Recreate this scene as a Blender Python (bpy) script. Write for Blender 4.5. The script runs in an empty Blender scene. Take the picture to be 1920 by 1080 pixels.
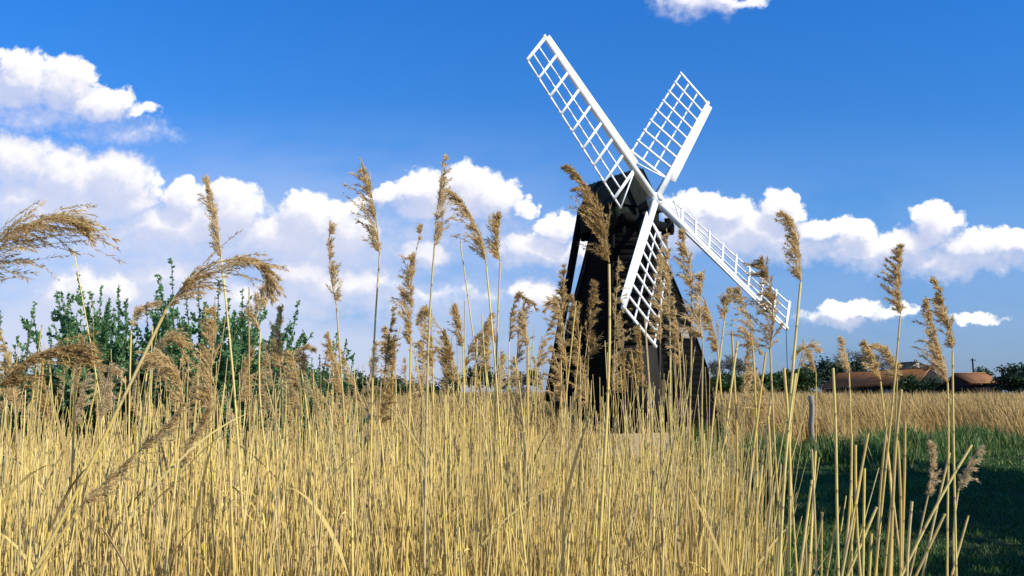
import bpy, math, random
import numpy as np
random.seed(7)
RG = np.random.default_rng(11)
R = math.radians
scene = bpy.context.scene
col = scene.collection

# ------------------------------------------------------------------ camera
F = 1867.0
PITCH = math.atan((735 - 540) / F)
CP, SP = math.cos(PITCH), math.sin(PITCH)
CAMZ = 1.4
cam_d = bpy.data.cameras.new('camera')
cam = bpy.data.objects.new('camera', cam_d)
col.objects.link(cam)
cam.location = (0, 0, CAMZ)
cam.rotation_euler = (R(90) + PITCH, 0, 0)
cam_d.sensor_width = 36
cam_d.lens = 36 * F / 1920
cam_d.clip_start = 0.05
cam_d.clip_end = 9000
scene.camera = cam


def at(px, py, Y):
    """world point at depth Y whose direction is that of a photo pixel (used as a survey of the place)"""
    a = (px - 960) / F
    b = -(py - 540) / F
    d = (a, CP - b * SP, SP + b * CP)
    s = Y / d[1]
    return np.array([d[0] * s, Y, CAMZ + d[2] * s])


def gz(x, y):
    """ground height"""
    x = np.asarray(x, float); y = np.asarray(y, float)
    t = np.clip((y - 9) / 11, 0, 1)
    h = 0.30 * t * t * (3 - 2 * t)
    h = h + 0.36 * np.exp(-(((x - 2.9) / 3.2) ** 2 + ((y - 23.7) / 2.6) ** 2))
    h = h + 0.03 * np.sin(x * 1.3 + 0.4 * y) * np.cos(y * 0.9 - x * 0.3) * np.clip(1 - y / 60, 0, 1)
    return h


# ------------------------------------------------------------------ tagging
def tag(o, label=None, cat=None, group=None, kind=None):
    if label: o['label'] = label
    if cat: o['category'] = cat
    if group: o['group'] = group
    if kind: o['kind'] = kind
    return o


def empty(name, loc=(0, 0, 0), rz=0.0):
    o = bpy.data.objects.new(name, None)
    o.empty_display_size = 0.2
    o.location = loc
    o.rotation_euler = (0, 0, rz)
    col.objects.link(o)
    return o


class MB:
    """bulk mesh builder: quads / tris with a random tint and a length attribute"""
    def __init__(self):
        self.v = []; self.f4 = []; self.f3 = []; self.rnd = []; self.ln = []; self.n = 0

    def add(self, V, q=None, t=None, rnd=0.5, ln=0.0):
        V = np.asarray(V, float).reshape(-1, 3)
        k = len(V)
        self.v.append(V)
        self.rnd.append(np.broadcast_to(np.asarray(rnd, float), (k,)))
        self.ln.append(np.broadcast_to(np.asarray(ln, float), (k,)))
        if q is not None: self.f4.append(np.asarray(q, np.int64).reshape(-1, 4) + self.n)
        if t is not None: self.f3.append(np.asarray(t, np.int64).reshape(-1, 3) + self.n)
        self.n += k

    def box(self, c, s, rz=0.0, rnd=0.5):
        x, y, z = s[0] / 2, s[1] / 2, s[2] / 2
        V = np.array([(-x, -y, -z), (x, -y, -z), (x, y, -z), (-x, y, -z), (-x, -y, z), (x, -y, z), (x, y, z), (-x, y, z)])
        ca, sa = math.cos(rz), math.sin(rz)
        V = np.stack([V[:, 0] * ca - V[:, 1] * sa, V[:, 0] * sa + V[:, 1] * ca, V[:, 2]], 1) + np.asarray(c)
        self.add(V, q=[(0, 3, 2, 1), (4, 5, 6, 7), (0, 1, 5, 4), (1, 2, 6, 5), (2, 3, 7, 6), (3, 0, 4, 7)], rnd=rnd)

    def beam(self, p0, p1, wd, w0, t0, w1=None, t1=None, off=0.0, rnd=0.5):
        """rectangular bar p0->p1; wd: width direction"""
        p0 = np.asarray(p0, float); p1 = np.asarray(p1, float); wd = np.asarray(wd, float)
        w1 = w0 if w1 is None else w1
        t1 = t0 if t1 is None else t1
        d = p1 - p0; L = np.linalg.norm(d); d = d / L
        wd = wd - d * (wd @ d); wd = wd / np.linalg.norm(wd)
        td = np.cross(d, wd)
        V = []
        for p, w, t in ((p0, w0, t0), (p1, w1, t1)):
            for a, b in ((-1, -1), (1, -1), (1, 1), (-1, 1)):
                V.append(p + wd * a * w / 2 + td * (b * t / 2 + off))
        self.add(V, q=[(0, 3, 2, 1), (4, 5, 6, 7), (0, 1, 5, 4), (1, 2, 6, 5), (2, 3, 7, 6), (3, 0, 4, 7)], rnd=rnd, ln=[0, 0, 0, 0, L, L, L, L])

    def tubes(self, P, rad, sides=5, rnd=None, cap=True):
        """P (S,K,3), rad (S,K)"""
        P = np.asarray(P, float)
        if P.ndim == 2: P = P[None]
        S, K, _ = P.shape
        rad = np.broadcast_to(np.asarray(rad, float), (S, K))
        T = np.gradient(P, axis=1)
        T /= np.linalg.norm(T, axis=2, keepdims=True) + 1e-12
        ref = np.where(np.abs(T[..., :1]) > 0.9, np.array([0.0, 1.0, 0.0]), np.array([1.0, 0.0, 0.0]))
        N = np.cross(T, ref); N /= np.linalg.norm(N, axis=2, keepdims=True) + 1e-12
        B = np.cross(T, N)
        an = np.arange(sides) * 2 * math.pi / sides
        ring = P[:, :, None, :] + rad[:, :, None, None] * (np.cos(an)[None, None, :, None] * N[:, :, None, :] + np.sin(an)[None, None, :, None] * B[:, :, None, :])
        seg = np.linalg.norm(np.diff(P, axis=1), axis=2)
        ln = np.concatenate([np.zeros((S, 1)), np.cumsum(seg, 1)], 1)
        if rnd is None: rnd = RG.random(S)
        rnd = np.broadcast_to(np.asarray(rnd, float), (S,))
        base = (np.arange(S) * K * sides)[:, None, None]
        k = (np.arange(K - 1) * sides)[None, :, None]
        i = np.arange(sides)[None, None, :]
        j = (i + 1) % sides
        q = np.stack(np.broadcast_arrays(base + k + i, base + k + j, base + k + sides + j, base + k + sides + i), -1).reshape(-1, 4)
        self.add(ring.reshape(-1, 3), q=q, rnd=np.repeat(rnd, K * sides), ln=np.repeat(ln.reshape(-1), sides))

    def strips(self, P, W, rnd=None):
        """P (S,K,3) centre line, W (S,K,3) half width vectors"""
        P = np.asarray(P, float); S, K, _ = P.shape
        V = np.stack([P - W, P + W], 2)
        seg = np.linalg.norm(np.diff(P, axis=1), axis=2)
        ln = np.concatenate([np.zeros((S, 1)), np.cumsum(seg, 1)], 1)
        if rnd is None: rnd = RG.random(S)
        b = (np.arange(S) * K * 2)[:, None] + (np.arange(K - 1) * 2)[None, :]
        q = np.stack([b, b + 1, b + 3, b + 2], -1).reshape(-1, 4)
        self.add(V.reshape(-1, 3), q=q, rnd=np.repeat(np.broadcast_to(rnd, (S,)), K * 2), ln=np.repeat(ln.reshape(-1), 2))

    def diamonds(self, C, D, W, rnd=None, mid=0.45):
        """leaf / spikelet shaped quads: C base (N,3), D length vector, W half width vector"""
        n = len(C)
        V = np.stack([C, C + D * mid + W, C + D, C + D * mid - W], 1)
        q = np.arange(n * 4).reshape(n, 4)
        if rnd is None: rnd = RG.random(n)
        self.add(V.reshape(-1, 3), q=q, rnd=np.repeat(np.broadcast_to(rnd, (n,)), 4))

    def build(self, name, mat, parent=None, smooth=False, loc=None):
        V = np.concatenate(self.v)
        if loc is not None: V = V - np.asarray(loc)
        f4 = np.concatenate(self.f4) if self.f4 else np.zeros((0, 4), np.int64)
        f3 = np.concatenate(self.f3) if self.f3 else np.zeros((0, 3), np.int64)
        me = bpy.data.meshes.new(name)
        me.vertices.add(len(V))
        me.vertices.foreach_set('co', V.astype(np.float32).ravel())
        n4, n3 = len(f4), len(f3)
        me.loops.add(n4 * 4 + n3 * 3)
        me.loops.foreach_set('vertex_index', np.concatenate([f4.ravel(), f3.ravel()]).astype(np.int32))
        me.polygons.add(n4 + n3)
        st = np.concatenate([np.arange(n4) * 4, n4 * 4 + np.arange(n3) * 3]).astype(np.int32)
        me.polygons.foreach_set('loop_start', st)
        me.update(calc_edges=True)
        me.validate()
        for nm, arr in (('rnd', self.rnd), ('ln', self.ln)):
            a = me.attributes.new(nm, 'FLOAT', 'POINT')
            a.data.foreach_set('value', np.concatenate(arr).astype(np.float32))
        if smooth: me.polygons.foreach_set('use_smooth', np.ones(n4 + n3, bool))
        me.materials.append(mat)
        o = bpy.data.objects.new(name, me)
        col.objects.link(o)
        if parent is not None: o.parent = parent
        elif loc is not None: o.location = loc
        return o


# ------------------------------------------------------------------ materials
class NT:
    def __init__(self, tree):
        self.t = tree; tree.nodes.clear()

    def n(self, typ, **kw):
        nd = self.t.nodes.new(typ)
        for k, v in kw.items():
            if k == 'inp':
                for a, b in v.items():
                    if hasattr(b, 'is_linked') or isinstance(b, bpy.types.NodeSocket): self.t.links.new(b, nd.inputs[a])
                    else: nd.inputs[a].default_value = b
            else: setattr(nd, k, v)
        return nd

    def math(self, op, a, b=0.0, c=None, clamp=False):
        nd = self.n('ShaderNodeMath', operation=op, use_clamp=clamp, inp={0: a, 1: b})
        if c is not None:
            if isinstance(c, bpy.types.NodeSocket): self.t.links.new(c, nd.inputs[2])
            else: nd.inputs[2].default_value = c
        return nd.outputs[0]

    def vm(self, op, a, b=(0, 0, 0)):
        nd = self.n('ShaderNodeVectorMath', operation=op, inp={0: a, 1: b})
        return nd.outputs['Value'] if op in ('DOT_PRODUCT', 'LENGTH') else nd.outputs[0]

    def ramp(self, fac, stops):
        nd = self.n('ShaderNodeValToRGB', inp={0: fac})
        cr = nd.color_ramp
        while len(cr.elements) < len(stops): cr.elements.new(0.5)
        for e, (p, c) in zip(cr.elements, stops):
            e.position = p; e.color = (*c, 1)
        return nd.outputs[0]

    def mix(self, fac, a, b, mode='MIX'):
        nd = self.n('ShaderNodeMix', data_type='RGBA', blend_type=mode)
        for i, v in ((0, fac), (6, a), (7, b)):
            if isinstance(v, bpy.types.NodeSocket): self.t.links.new(v, nd.inputs[i])
            else: nd.inputs[i].default_value = v if i == 0 else (*v, 1)
        return nd.outputs[2]

    def smooth(self, v, lo, hi):
        nd = self.n('ShaderNodeMapRange', interpolation_type='SMOOTHSTEP', inp={'Value': v, 'From Min': lo, 'From Max': hi, 'To Min': 0.0, 'To Max': 1.0})
        return nd.outputs[0]


def new_mat(name):
    m = bpy.data.materials.new(name); m.use_nodes = True
    return m, NT(m.node_tree)


def finish(nt, colour, rough=0.7, spec=0.3, bump=None, bstr=0.3, bdist=0.01, trans=0.0):
    out = nt.n('ShaderNodeOutputMaterial')
    p = nt.n('ShaderNodeBsdfPrincipled', inp={'Roughness': rough, 'Specular IOR Level': spec})
    if isinstance(colour, bpy.types.NodeSocket): nt.t.links.new(colour, p.inputs['Base Color'])
    else: p.inputs['Base Color'].default_value = (*colour, 1)
    if bump is not None:
        b = nt.n('ShaderNodeBump', inp={'Strength': bstr, 'Distance': bdist, 'Height': bump})
        nt.t.links.new(b.outputs[0], p.inputs['Normal'])
    sh = p.outputs[0]
    if trans > 0:
        tr = nt.n('ShaderNodeBsdfTranslucent')
        if isinstance(colour, bpy.types.NodeSocket): nt.t.links.new(colour, tr.inputs[0])
        else: tr.inputs[0].default_value = (*colour, 1)
        mx = nt.n('ShaderNodeMixShader', inp={0: trans, 1: sh, 2: tr.outputs[0]})
        sh = mx.outputs[0]
    nt.t.links.new(sh, out.inputs[0])


def attr(nt, name):
    return nt.n('ShaderNodeAttribute', attribute_name=name).outputs['Fac']


def noise(nt, scale, detail=4, vec=None, rough=0.55, ch=0):
    if vec is None: vec = nt.n('ShaderNodeTexCoord').outputs['Object']
    return nt.n('ShaderNodeTexNoise', inp={'Vector': vec, 'Scale': scale, 'Detail': detail, 'Roughness': rough}).outputs[ch]


def mat_leafy(name, stops, trans=0.3, rough=0.6, spec=0.25):
    m, nt = new_mat(name)
    c = nt.ramp(attr(nt, 'rnd'), stops)
    finish(nt, c, rough, spec, trans=trans)
    return m


def mat_stem(name, stops, spread=0.5):
    m, nt = new_mat(name)
    oi = nt.n('ShaderNodeObjectInfo').outputs['Random']
    r = nt.math('FRACT', nt.math('ADD', attr(nt, 'rnd'), oi))
    c = nt.ramp(r, stops)
    ln = attr(nt, 'ln')
    # nodes of the cane: a darker joint every 13 cm, and dull blotches
    fr = nt.math('FRACT', nt.math('ADD', nt.math('MULTIPLY', ln, 7.5), nt.math('MULTIPLY', r, 9.0)))
    joint = nt.smooth(fr, 0.93, 0.985)
    c = nt.mix(nt.math('MULTIPLY', joint, 0.7), c, (0.16, 0.10, 0.04))
    nz = noise(nt, 28, 3)
    c = nt.mix(nt.math('MULTIPLY', nt.smooth(nz, 0.50, 0.70), 0.45), c, (0.36, 0.25, 0.12))
    nz2 = noise(nt, 5, 2)
    c = nt.mix(nt.math('MULTIPLY', nt.smooth(nz2, 0.5, 0.66), 0.45), c, (0.58, 0.47, 0.28))
    finish(nt, c, 0.45, 0.35, trans=0.0)
    return m


STRAW = [(0.0, (0.68, 0.50, 0.13)), (0.3, (0.80, 0.63, 0.21)), (0.55, (0.68, 0.48, 0.13)), (0.78, (0.54, 0.38, 0.12)), (0.92, (0.42, 0.30, 0.13)), (1.0, (0.66, 0.52, 0.22))]
M_stem = mat_stem('reed_stem', STRAW)
M_leaf = mat_leafy('dry_reed_leaf', [(0.0, (0.70, 0.53, 0.17)), (0.35, (0.76, 0.60, 0.22)), (0.6, (0.58, 0.41, 0.14)), (0.85, (0.40, 0.27, 0.11)), (1.0, (0.42, 0.35, 0.21))], trans=0.35)
M_plume = mat_leafy('reed_plume', [(0.0, (0.54, 0.37, 0.15)), (0.4, (0.70, 0.51, 0.22)), (0.75, (0.82, 0.65, 0.35)), (1.0, (0.46, 0.30, 0.13))], trans=0.5, rough=0.8)
M_plume_pale = mat_leafy('pale_reed_plume', [(0.0, (0.70, 0.53, 0.27)), (0.5, (0.85, 0.69, 0.42)), (1.0, (0.62, 0.45, 0.22))], trans=0.5, rough=0.8)
M_plume_dark = mat_leafy('dark_reed_plume', [(0.0, (0.34, 0.21, 0.08)), (0.5, (0.52, 0.35, 0.13)), (0.85, (0.66, 0.48, 0.21)), (1.0, (0.24, 0.15, 0.06))], trans=0.35, rough=0.8)
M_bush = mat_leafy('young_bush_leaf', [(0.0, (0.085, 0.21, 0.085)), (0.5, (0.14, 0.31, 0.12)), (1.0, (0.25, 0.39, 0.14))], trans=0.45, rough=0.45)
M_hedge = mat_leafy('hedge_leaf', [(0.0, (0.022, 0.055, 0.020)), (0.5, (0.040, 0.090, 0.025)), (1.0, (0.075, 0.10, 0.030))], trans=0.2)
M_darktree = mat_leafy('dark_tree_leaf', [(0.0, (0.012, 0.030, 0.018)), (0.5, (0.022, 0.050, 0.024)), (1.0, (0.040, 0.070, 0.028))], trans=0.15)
M_budtree = mat_leafy('budding_twig', [(0.0, (0.07, 0.06, 0.05)), (0.6, (0.11, 0.10, 0.075)), (1.0, (0.10, 0.11, 0.055))], trans=0.1)
M_grass = mat_leafy('green_grass', [(0.0, (0.045, 0.100, 0.022)), (0.5, (0.075, 0.150, 0.032)), (0.82, (0.13, 0.185, 0.045)), (1.0, (0.34, 0.28, 0.10))], trans=0.25, rough=0.5)
M_sedge = mat_leafy('dry_sedge', [(0.0, (0.44, 0.29, 0.10)), (0.4, (0.52, 0.36, 0.13)), (0.7, (0.38, 0.25, 0.09)), (0.9, (0.26, 0.19, 0.07)), (1.0, (0.22, 0.22, 0.07))], trans=0.2)


def mat_bark(name, c0, c1):
    m, nt = new_mat(name)
    nz = noise(nt, 14, 5)
    finish(nt, nt.ramp(nz, [(0.3, c0), (0.7, c1)]), 0.85, 0.15, bump=nz, bstr=0.5)
    return m


M_bark = mat_bark('bark', (0.05, 0.035, 0.025), (0.12, 0.095, 0.07))
M_shoot = mat_bark('young_shoot_bark', (0.07, 0.055, 0.03), (0.14, 0.11, 0.06))


def mat_tar():
    m, nt = new_mat('tarred_weatherboard')
    tc = nt.n('ShaderNodeTexCoord').outputs['Object']
    v = nt.vm('MULTIPLY', tc, (2.0, 2.0, 22.0))
    g = noise(nt, 1.4, 5, v)
    blot = noise(nt, 2.2, 4, tc)
    c = nt.ramp(g, [(0.25, (0.0025, 0.0025, 0.0025)), (0.6, (0.005, 0.0047, 0.004)), (0.85, (0.012, 0.0095, 0.0075))])
    c = nt.mix(nt.math('MULTIPLY', nt.smooth(blot, 0.55, 0.75), 0.5), c, (0.016, 0.0115, 0.008))
    finish(nt, c, 0.75, 0.10, bump=g, bstr=0.4, bdist=0.006)
    return m


def mat_tarroof():
    m, nt = new_mat('tarred_cap_boards')
    tc = nt.n('ShaderNodeTexCoord').outputs['Object']
    g = noise(nt, 1.2, 5, nt.vm('MULTIPLY', tc, (16.0, 16.0, 2.0)))
    c = nt.ramp(g, [(0.25, (0.007, 0.009, 0.008)), (0.6, (0.014, 0.018, 0.014)), (0.85, (0.030, 0.032, 0.024))])
    finish(nt, c, 0.85, 0.08, bump=g, bstr=0.5, bdist=0.008)
    return m


def mat_white():
    m, nt = new_mat('white_sail_paint')
    tc = nt.n('ShaderNodeTexCoord').outputs['Object']
    nz = noise(nt, 3.5, 6, tc, 0.65)
    c = nt.ramp(nz, [(0.3, (0.72, 0.71, 0.65)), (0.5, (0.82, 0.82, 0.78)), (0.75, (0.84, 0.84, 0.82))])
    st = noise(nt, 9, 5, tc, 0.7)
    c = nt.mix(nt.math('MULTIPLY', nt.smooth(st, 0.62, 0.78), 0.45), c, (0.50, 0.45, 0.33))
    finish(nt, c, 0.5, 0.3, bump=nz, bstr=0.15)
    return m


M_tar, M_cap, M_white = mat_tar(), mat_tarroof(), mat_white()


def mat_simple(name, stops, scale, rough=0.8, spec=0.2, squash=(1, 1, 1), bstr=0.4):
    m, nt = new_mat(name)
    tc = nt.n('ShaderNodeTexCoord').outputs['Object']
    nz = noise(nt, scale, 5, nt.vm('MULTIPLY', tc, squash), 0.65)
    finish(nt, nt.ramp(nz, stops), rough, spec, bump=nz, bstr=bstr)
    return m


M_iron = mat_simple('dark_iron', [(0.3, (0.02, 0.02, 0.02)), (0.7, (0.05, 0.045, 0.04))], 8, 0.5, 0.4)
M_post = mat_simple('weathered_post_wood', [(0.25, (0.20, 0.165, 0.115)), (0.5, (0.30, 0.25, 0.18)), (0.8, (0.42, 0.37, 0.28))], 3, squash=(14, 14, 0.9), bstr=0.2)
M_notice = mat_simple('notice_paint', [(0.3, (0.30, 0.25, 0.21)), (0.7, (0.38, 0.32, 0.28))], 3)
M_barnwood = mat_simple('dark_barn_wood', [(0.3, (0.008, 0.007, 0.006)), (0.7, (0.020, 0.017, 0.014))], 2, squash=(3, 3, 0.6))
M_stone = mat_simple('pale_render', [(0.3, (0.17, 0.155, 0.12)), (0.7, (0.26, 0.24, 0.19))], 1.5)
M_slate = mat_simple('mossy_slate', [(0.3, (0.035, 0.038, 0.028)), (0.7, (0.07, 0.072, 0.05))], 1.2)


def mat_tile():
    m, nt = new_mat('orange_pantiles')
    tc = nt.n('ShaderNodeTexCoord').outputs['Object']
    blot = noise(nt, 0.9, 6, tc, 0.7)
    fine = noise(nt, 6, 3, tc, 0.7)
    c = nt.ramp(blot, [(0.28, (0.14, 0.066, 0.030)), (0.48, (0.27, 0.130, 0.055)), (0.7, (0.34, 0.17, 0.075))])
    c = nt.mix(nt.math('MULTIPLY', nt.smooth(fine, 0.5, 0.7), 0.6), c, (0.13, 0.085, 0.045))
    finish(nt, c, 0.85, 0.15, bump=fine, bstr=0.6, bdist=0.05)
    return m


M_tile = mat_tile()


# ------------------------------------------------------------------ sky and sun
SUN_AZ, SUN_EL = R(122), R(38)      # azimuth from +Y (view direction) towards +X
SUN_DIR = np.array([math.sin(SUN_AZ) * math.cos(SUN_EL), math.cos(SUN_AZ) * math.cos(SUN_EL), math.sin(SUN_EL)])
sd = bpy.data.lights.new('sun', 'SUN')
sd.energy = 4.8
sd.angle = R(0.53)
sd.color = (1.0, 0.94, 0.84)
so = bpy.data.objects.new('sun', sd)
col.objects.link(so)
from mathutils import Vector
so.rotation_euler = Vector(SUN_DIR).to_track_quat('Z', 'Y').to_euler()
so.location = (30, -10, 40)

world = bpy.data.worlds.new('World')
scene.world = world
world.use_nodes = True
w = NT(world.node_tree)
sky = w.n('ShaderNodeTexSky', sky_type='NISHITA', sun_disc=False, sun_elevation=SUN_EL, sun_rotation=SUN_AZ,
          altitude=0, air_density=1.0, dust_density=0.5, ozone_density=3.0)
gen = w.n('ShaderNodeTexCoord').outputs['Generated']
sep = w.n('ShaderNodeSeparateXYZ', inp={0: gen})
yy = w.math('MAXIMUM', sep.outputs[1], 0.06)
U = w.math('DIVIDE', sep.outputs[0], yy)
V = w.math('DIVIDE', sep.outputs[2], yy)
uv = w.n('ShaderNodeCombineXYZ', inp={0: U, 1: V, 2: 0.0}).outputs[0]


def uvpix(px, py):
    a = (px - 960) / F; b = -(py - 540) / F
    d = CP - b * SP
    return a / d, (SP + b * CP) / d


# cumulus lumps: centre x, y, radii x, y, strength (measured on the sky in view)
BL = [(35, 140, 68, 52, 1), (118, 158, 72, 56, 1), (185, 192, 70, 34, .9), (258, 208, 48, 15, .45), (10, 175, 80, 45, .8),
      (20, 305, 100, 66, 1), (120, 335, 95, 60, 1), (215, 340, 82, 60, 1), (90, 385, 230, 56, .8), (250, 372, 60, 40, .8),
      (345, 368, 48, 48, 1), (425, 398, 82, 58, 1), (330, 425, 130, 46, .9), (575, 408, 62, 54, 1), (650, 430, 62, 52, .9), (520, 440, 110, 40, .8),
      (790, 362, 62, 40, 1), (868, 356, 78, 52, 1), (930, 376, 50, 46, 1), (984, 386, 24, 22, .8), (725, 372, 40, 30, .9), (830, 392, 110, 28, .8),
      (1040, 425, 52, 32, .9), (1010, 470, 100, 36, .8), (1005, 548, 62, 36, .8), (800, 474, 70, 26, .7), (1090, 470, 60, 34, .7),
      (1290, 392, 52, 36, 1), (1358, 394, 62, 38, 1), (1465, 392, 46, 38, 1), (1412, 418, 70, 30, .9), (1370, 440, 190, 50, .9), (1540, 432, 60, 32, .9), (1610, 436, 52, 30, .9),
      (1758, 424, 56, 40, 1), (1700, 452, 60, 36, .9), (1640, 468, 130, 34, .8), (1830, 460, 80, 34, .9), (1895, 452, 60, 32, 1), (1780, 488, 220, 34, .6), (1480, 470, 150, 36, .6),
      (1590, 578, 62, 24, .9), (1680, 586, 40, 15, .7), (1832, 594, 62, 11, .5), (1600, 598, 110, 16, .5),
      (215, 540, 52, 38, .9), (150, 545, 70, 44, .8), (560, 506, 70, 30, .8), (640, 530, 110, 38, .7), (330, 520, 120, 34, .5), (480, 560, 140, 34, .5),
      (330, 450, 300, 50, .42), (600, 462, 190, 44, .45), (850, 430, 200, 34, .32), (700, 560, 300, 36, .32), (60, 215, 190, 34, .4), (230, 250, 120, 30, .3), (1310, 5, 92, 42, .5), (1385, 2, 60, 16, .4),
      (2150, 300, 160, 80, 1), (2350, 430, 260, 70, .9), (-220, 260, 150, 70, 1), (-330, 400, 300, 80, .9)]
grp = bpy.data.node_groups.new('cumulus_field', 'ShaderNodeTree')
grp.interface.new_socket('uv', in_out='INPUT', socket_type='NodeSocketVector')
grp.interface.new_socket('field', in_out='OUTPUT', socket_type='NodeSocketFloat')
g = NT(grp)
gi = g.n('NodeGroupInput'); go = g.n('NodeGroupOutput')
w1 = g.n('ShaderNodeTexNoise', inp={'Vector': gi.outputs[0], 'Scale': 26.0, 'Detail': 3.0, 'Roughness': 0.5}).outputs['Color']
w2 = g.n('ShaderNodeTexNoise', inp={'Vector': gi.outputs[0], 'Scale': 95.0, 'Detail': 4.0, 'Roughness': 0.6}).outputs['Color']
pp = g.vm('ADD', gi.outputs[0], g.vm('MULTIPLY', g.vm('SUBTRACT', w1, (.5, .5, .5)), (0.042, 0.036, 0)))
pp = g.vm('ADD', pp, g.vm('MULTIPLY', g.vm('SUBTRACT', w2, (.5, .5, .5)), (0.017, 0.016, 0)))
acc = None
for (bx, by, rx, ry, s) in BL:
    u0, v0 = uvpix(bx, by)
    d = g.vm('MULTIPLY', g.vm('SUBTRACT', pp, (u0, v0, 0)), (F / (rx * 1.08), F / (ry * 1.08), 0))
    e = g.math('MULTIPLY_ADD', g.vm('DOT_PRODUCT', d, d), -s, s)
    acc = e if acc is None else g.math('SMOOTH_MAX', acc, e, 0.12)
acc = g.math('MAXIMUM', acc, -1.0)
g.t.links.new(acc, go.inputs[0])


def field(vec):
    nd = w.n('ShaderNodeGroup'); nd.node_tree = grp
    w.t.links.new(vec, nd.inputs[0])
    return nd.outputs[0]


f0 = field(uv)
f1 = field(w.vm('ADD', uv, (0.007, 0.017, 0)))
ero = w.n('ShaderNodeTexNoise', inp={'Vector': uv, 'Scale': 60.0, 'Detail': 6.0, 'Roughness': 0.62}).outputs[0]
dens = w.smooth(w.math('ADD', f0, w.math('MULTIPLY', w.math('SUBTRACT', ero, 0.5), 0.85)), -0.08, 0.72)
dsoft = dens
lit = w.smooth(w.math('ADD', w.math('SUBTRACT', f0, f1), w.math('MULTIPLY', w.math('SUBTRACT', ero, 0.5), 0.55)), -0.30, 1.15)
dcrisp = w.smooth(w.math('ADD', f0, w.math('MULTIPLY', w.math('SUBTRACT', ero, 0.5), 0.75)), -0.02, 0.42)
kk = w.smooth(lit, 0.25, 0.7)
dens = w.math('ADD', w.math('MULTIPLY', dsoft, w.math('SUBTRACT', 1.0, kk)), w.math('MULTIPLY', dcrisp, kk))
# thin high veil and the pale air low over the fen
veil_n = w.n('ShaderNodeTexNoise', inp={'Vector': w.vm('MULTIPLY', uv, (1.0, 2.6, 1.0)), 'Scale': 7.0, 'Detail': 5.0, 'Roughness': 0.55}).outputs[0]
low = w.smooth(V, 0.31, 0.05)
leftish = w.smooth(U, 0.22, -0.30)
veil = w.math('MULTIPLY', w.math('MULTIPLY', w.smooth(veil_n, 0.12, 0.58), low), w.math('MULTIPLY_ADD', leftish, 0.74, 0.22))
skyc = w.n('ShaderNodeMix', data_type='RGBA', blend_type='MULTIPLY', inp={0: 1.0, 6: sky.outputs[0], 7: (0.56, 0.93, 1.22, 1)}).outputs[2]
skyc = w.mix(1.0, skyc, w.ramp(V, [(0.0, (0.44, 0.44, 0.68)), (0.18, (0.54, 0.74, 0.92)), (0.42, (0.30, 0.76, 1.12))]), 'MULTIPLY')
K = 10.0   # colours below are given as seen; the background strength is 1/K
cloudc = w.mix(lit, tuple(K * c for c in (0.54, 0.55, 0.66)), tuple(K * c for c in (0.86, 0.855, 0.85)))
veilc = tuple(K * c for c in (0.50, 0.54, 0.68))
c1 = w.mix(veil, skyc, veilc)
c2 = w.mix(w.math('MULTIPLY', dens, w.math('MULTIPLY_ADD', w.smooth(lit, 0.0, 0.4), 0.26, 0.74)), c1, cloudc)
below = w.smooth(sep.outputs[2], -0.02, 0.0)
c3 = w.mix(below, tuple(K * c for c in (0.16, 0.14, 0.09)), c2)
bg = w.n('ShaderNodeBackground', inp={0: c3, 1: 1.0 / K})
wo = w.n('ShaderNodeOutputWorld')
w.t.links.new(bg.outputs[0], wo.inputs[0])

# ------------------------------------------------------------------ ground
def mat_ground():
    m, nt = new_mat('fen_ground')
    pos = nt.n('ShaderNodeNewGeometry').outputs['Position']
    s = nt.n('ShaderNodeSeparateXYZ', inp={0: pos})
    big = noise(nt, 0.35, 4, pos); mid = noise(nt, 2.3, 5, pos, 0.65); fine = noise(nt, 22, 4, pos, 0.7)
    grass = nt.ramp(mid, [(0.3, (0.016, 0.038, 0.013)), (0.55, (0.028, 0.062, 0.018)), (0.8, (0.055, 0.075, 0.026))])
    mud = nt.ramp(fine, [(0.3, (0.020, 0.015, 0.013)), (0.7, (0.048, 0.036, 0.028))])
    litter = nt.ramp(fine, [(0.25, (0.10, 0.065, 0.03)), (0.5, (0.30, 0.21, 0.09)), (0.8, (0.46, 0.34, 0.16))])
    pale = nt.ramp(fine, [(0.25, (0.30, 0.22, 0.12)), (0.7, (0.52, 0.41, 0.25))])
    c = nt.mix(nt.smooth(big, 0.50, 0.60), grass, mud)
    # dry litter where the reeds stand (left of the path edge), worn pale soil round the mill, sedge litter beyond
    xy = nt.math('DIVIDE', s.outputs[0], nt.math('MAXIMUM', s.outputs[1], 0.5))
    edge = nt.math('ADD', xy, nt.math('MULTIPLY', nt.math('SUBTRACT', mid, 0.5), 0.12))
    c = nt.mix(nt.smooth(edge, 0.24, 0.19), c, litter)
    far = nt.math('ADD', s.outputs[1], nt.math('MULTIPLY', nt.math('SUBTRACT', mid, 0.5), 4.0))
    c = nt.mix(nt.smooth(far, 19.0, 21.0), c, litter)
    dx = nt.math('DIVIDE', nt.math('SUBTRACT', s.outputs[0], 3.2), 2.5)
    dy = nt.math('DIVIDE', nt.math('SUBTRACT', s.outputs[1], 20.5), 3.6)
    rr = nt.math('ADD', nt.math('ADD', nt.math('MULTIPLY', dx, dx), nt.math('MULTIPLY', dy, dy)), nt.math('MULTIPLY', nt.math('SUBTRACT', mid, 0.5), 0.9))
    c = nt.mix(nt.smooth(rr, 1.0, 0.6), c, pale)
    finish(nt, c, 0.9, 0.1, bump=fine, bstr=0.6, bdist=0.04)
    return m


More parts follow.
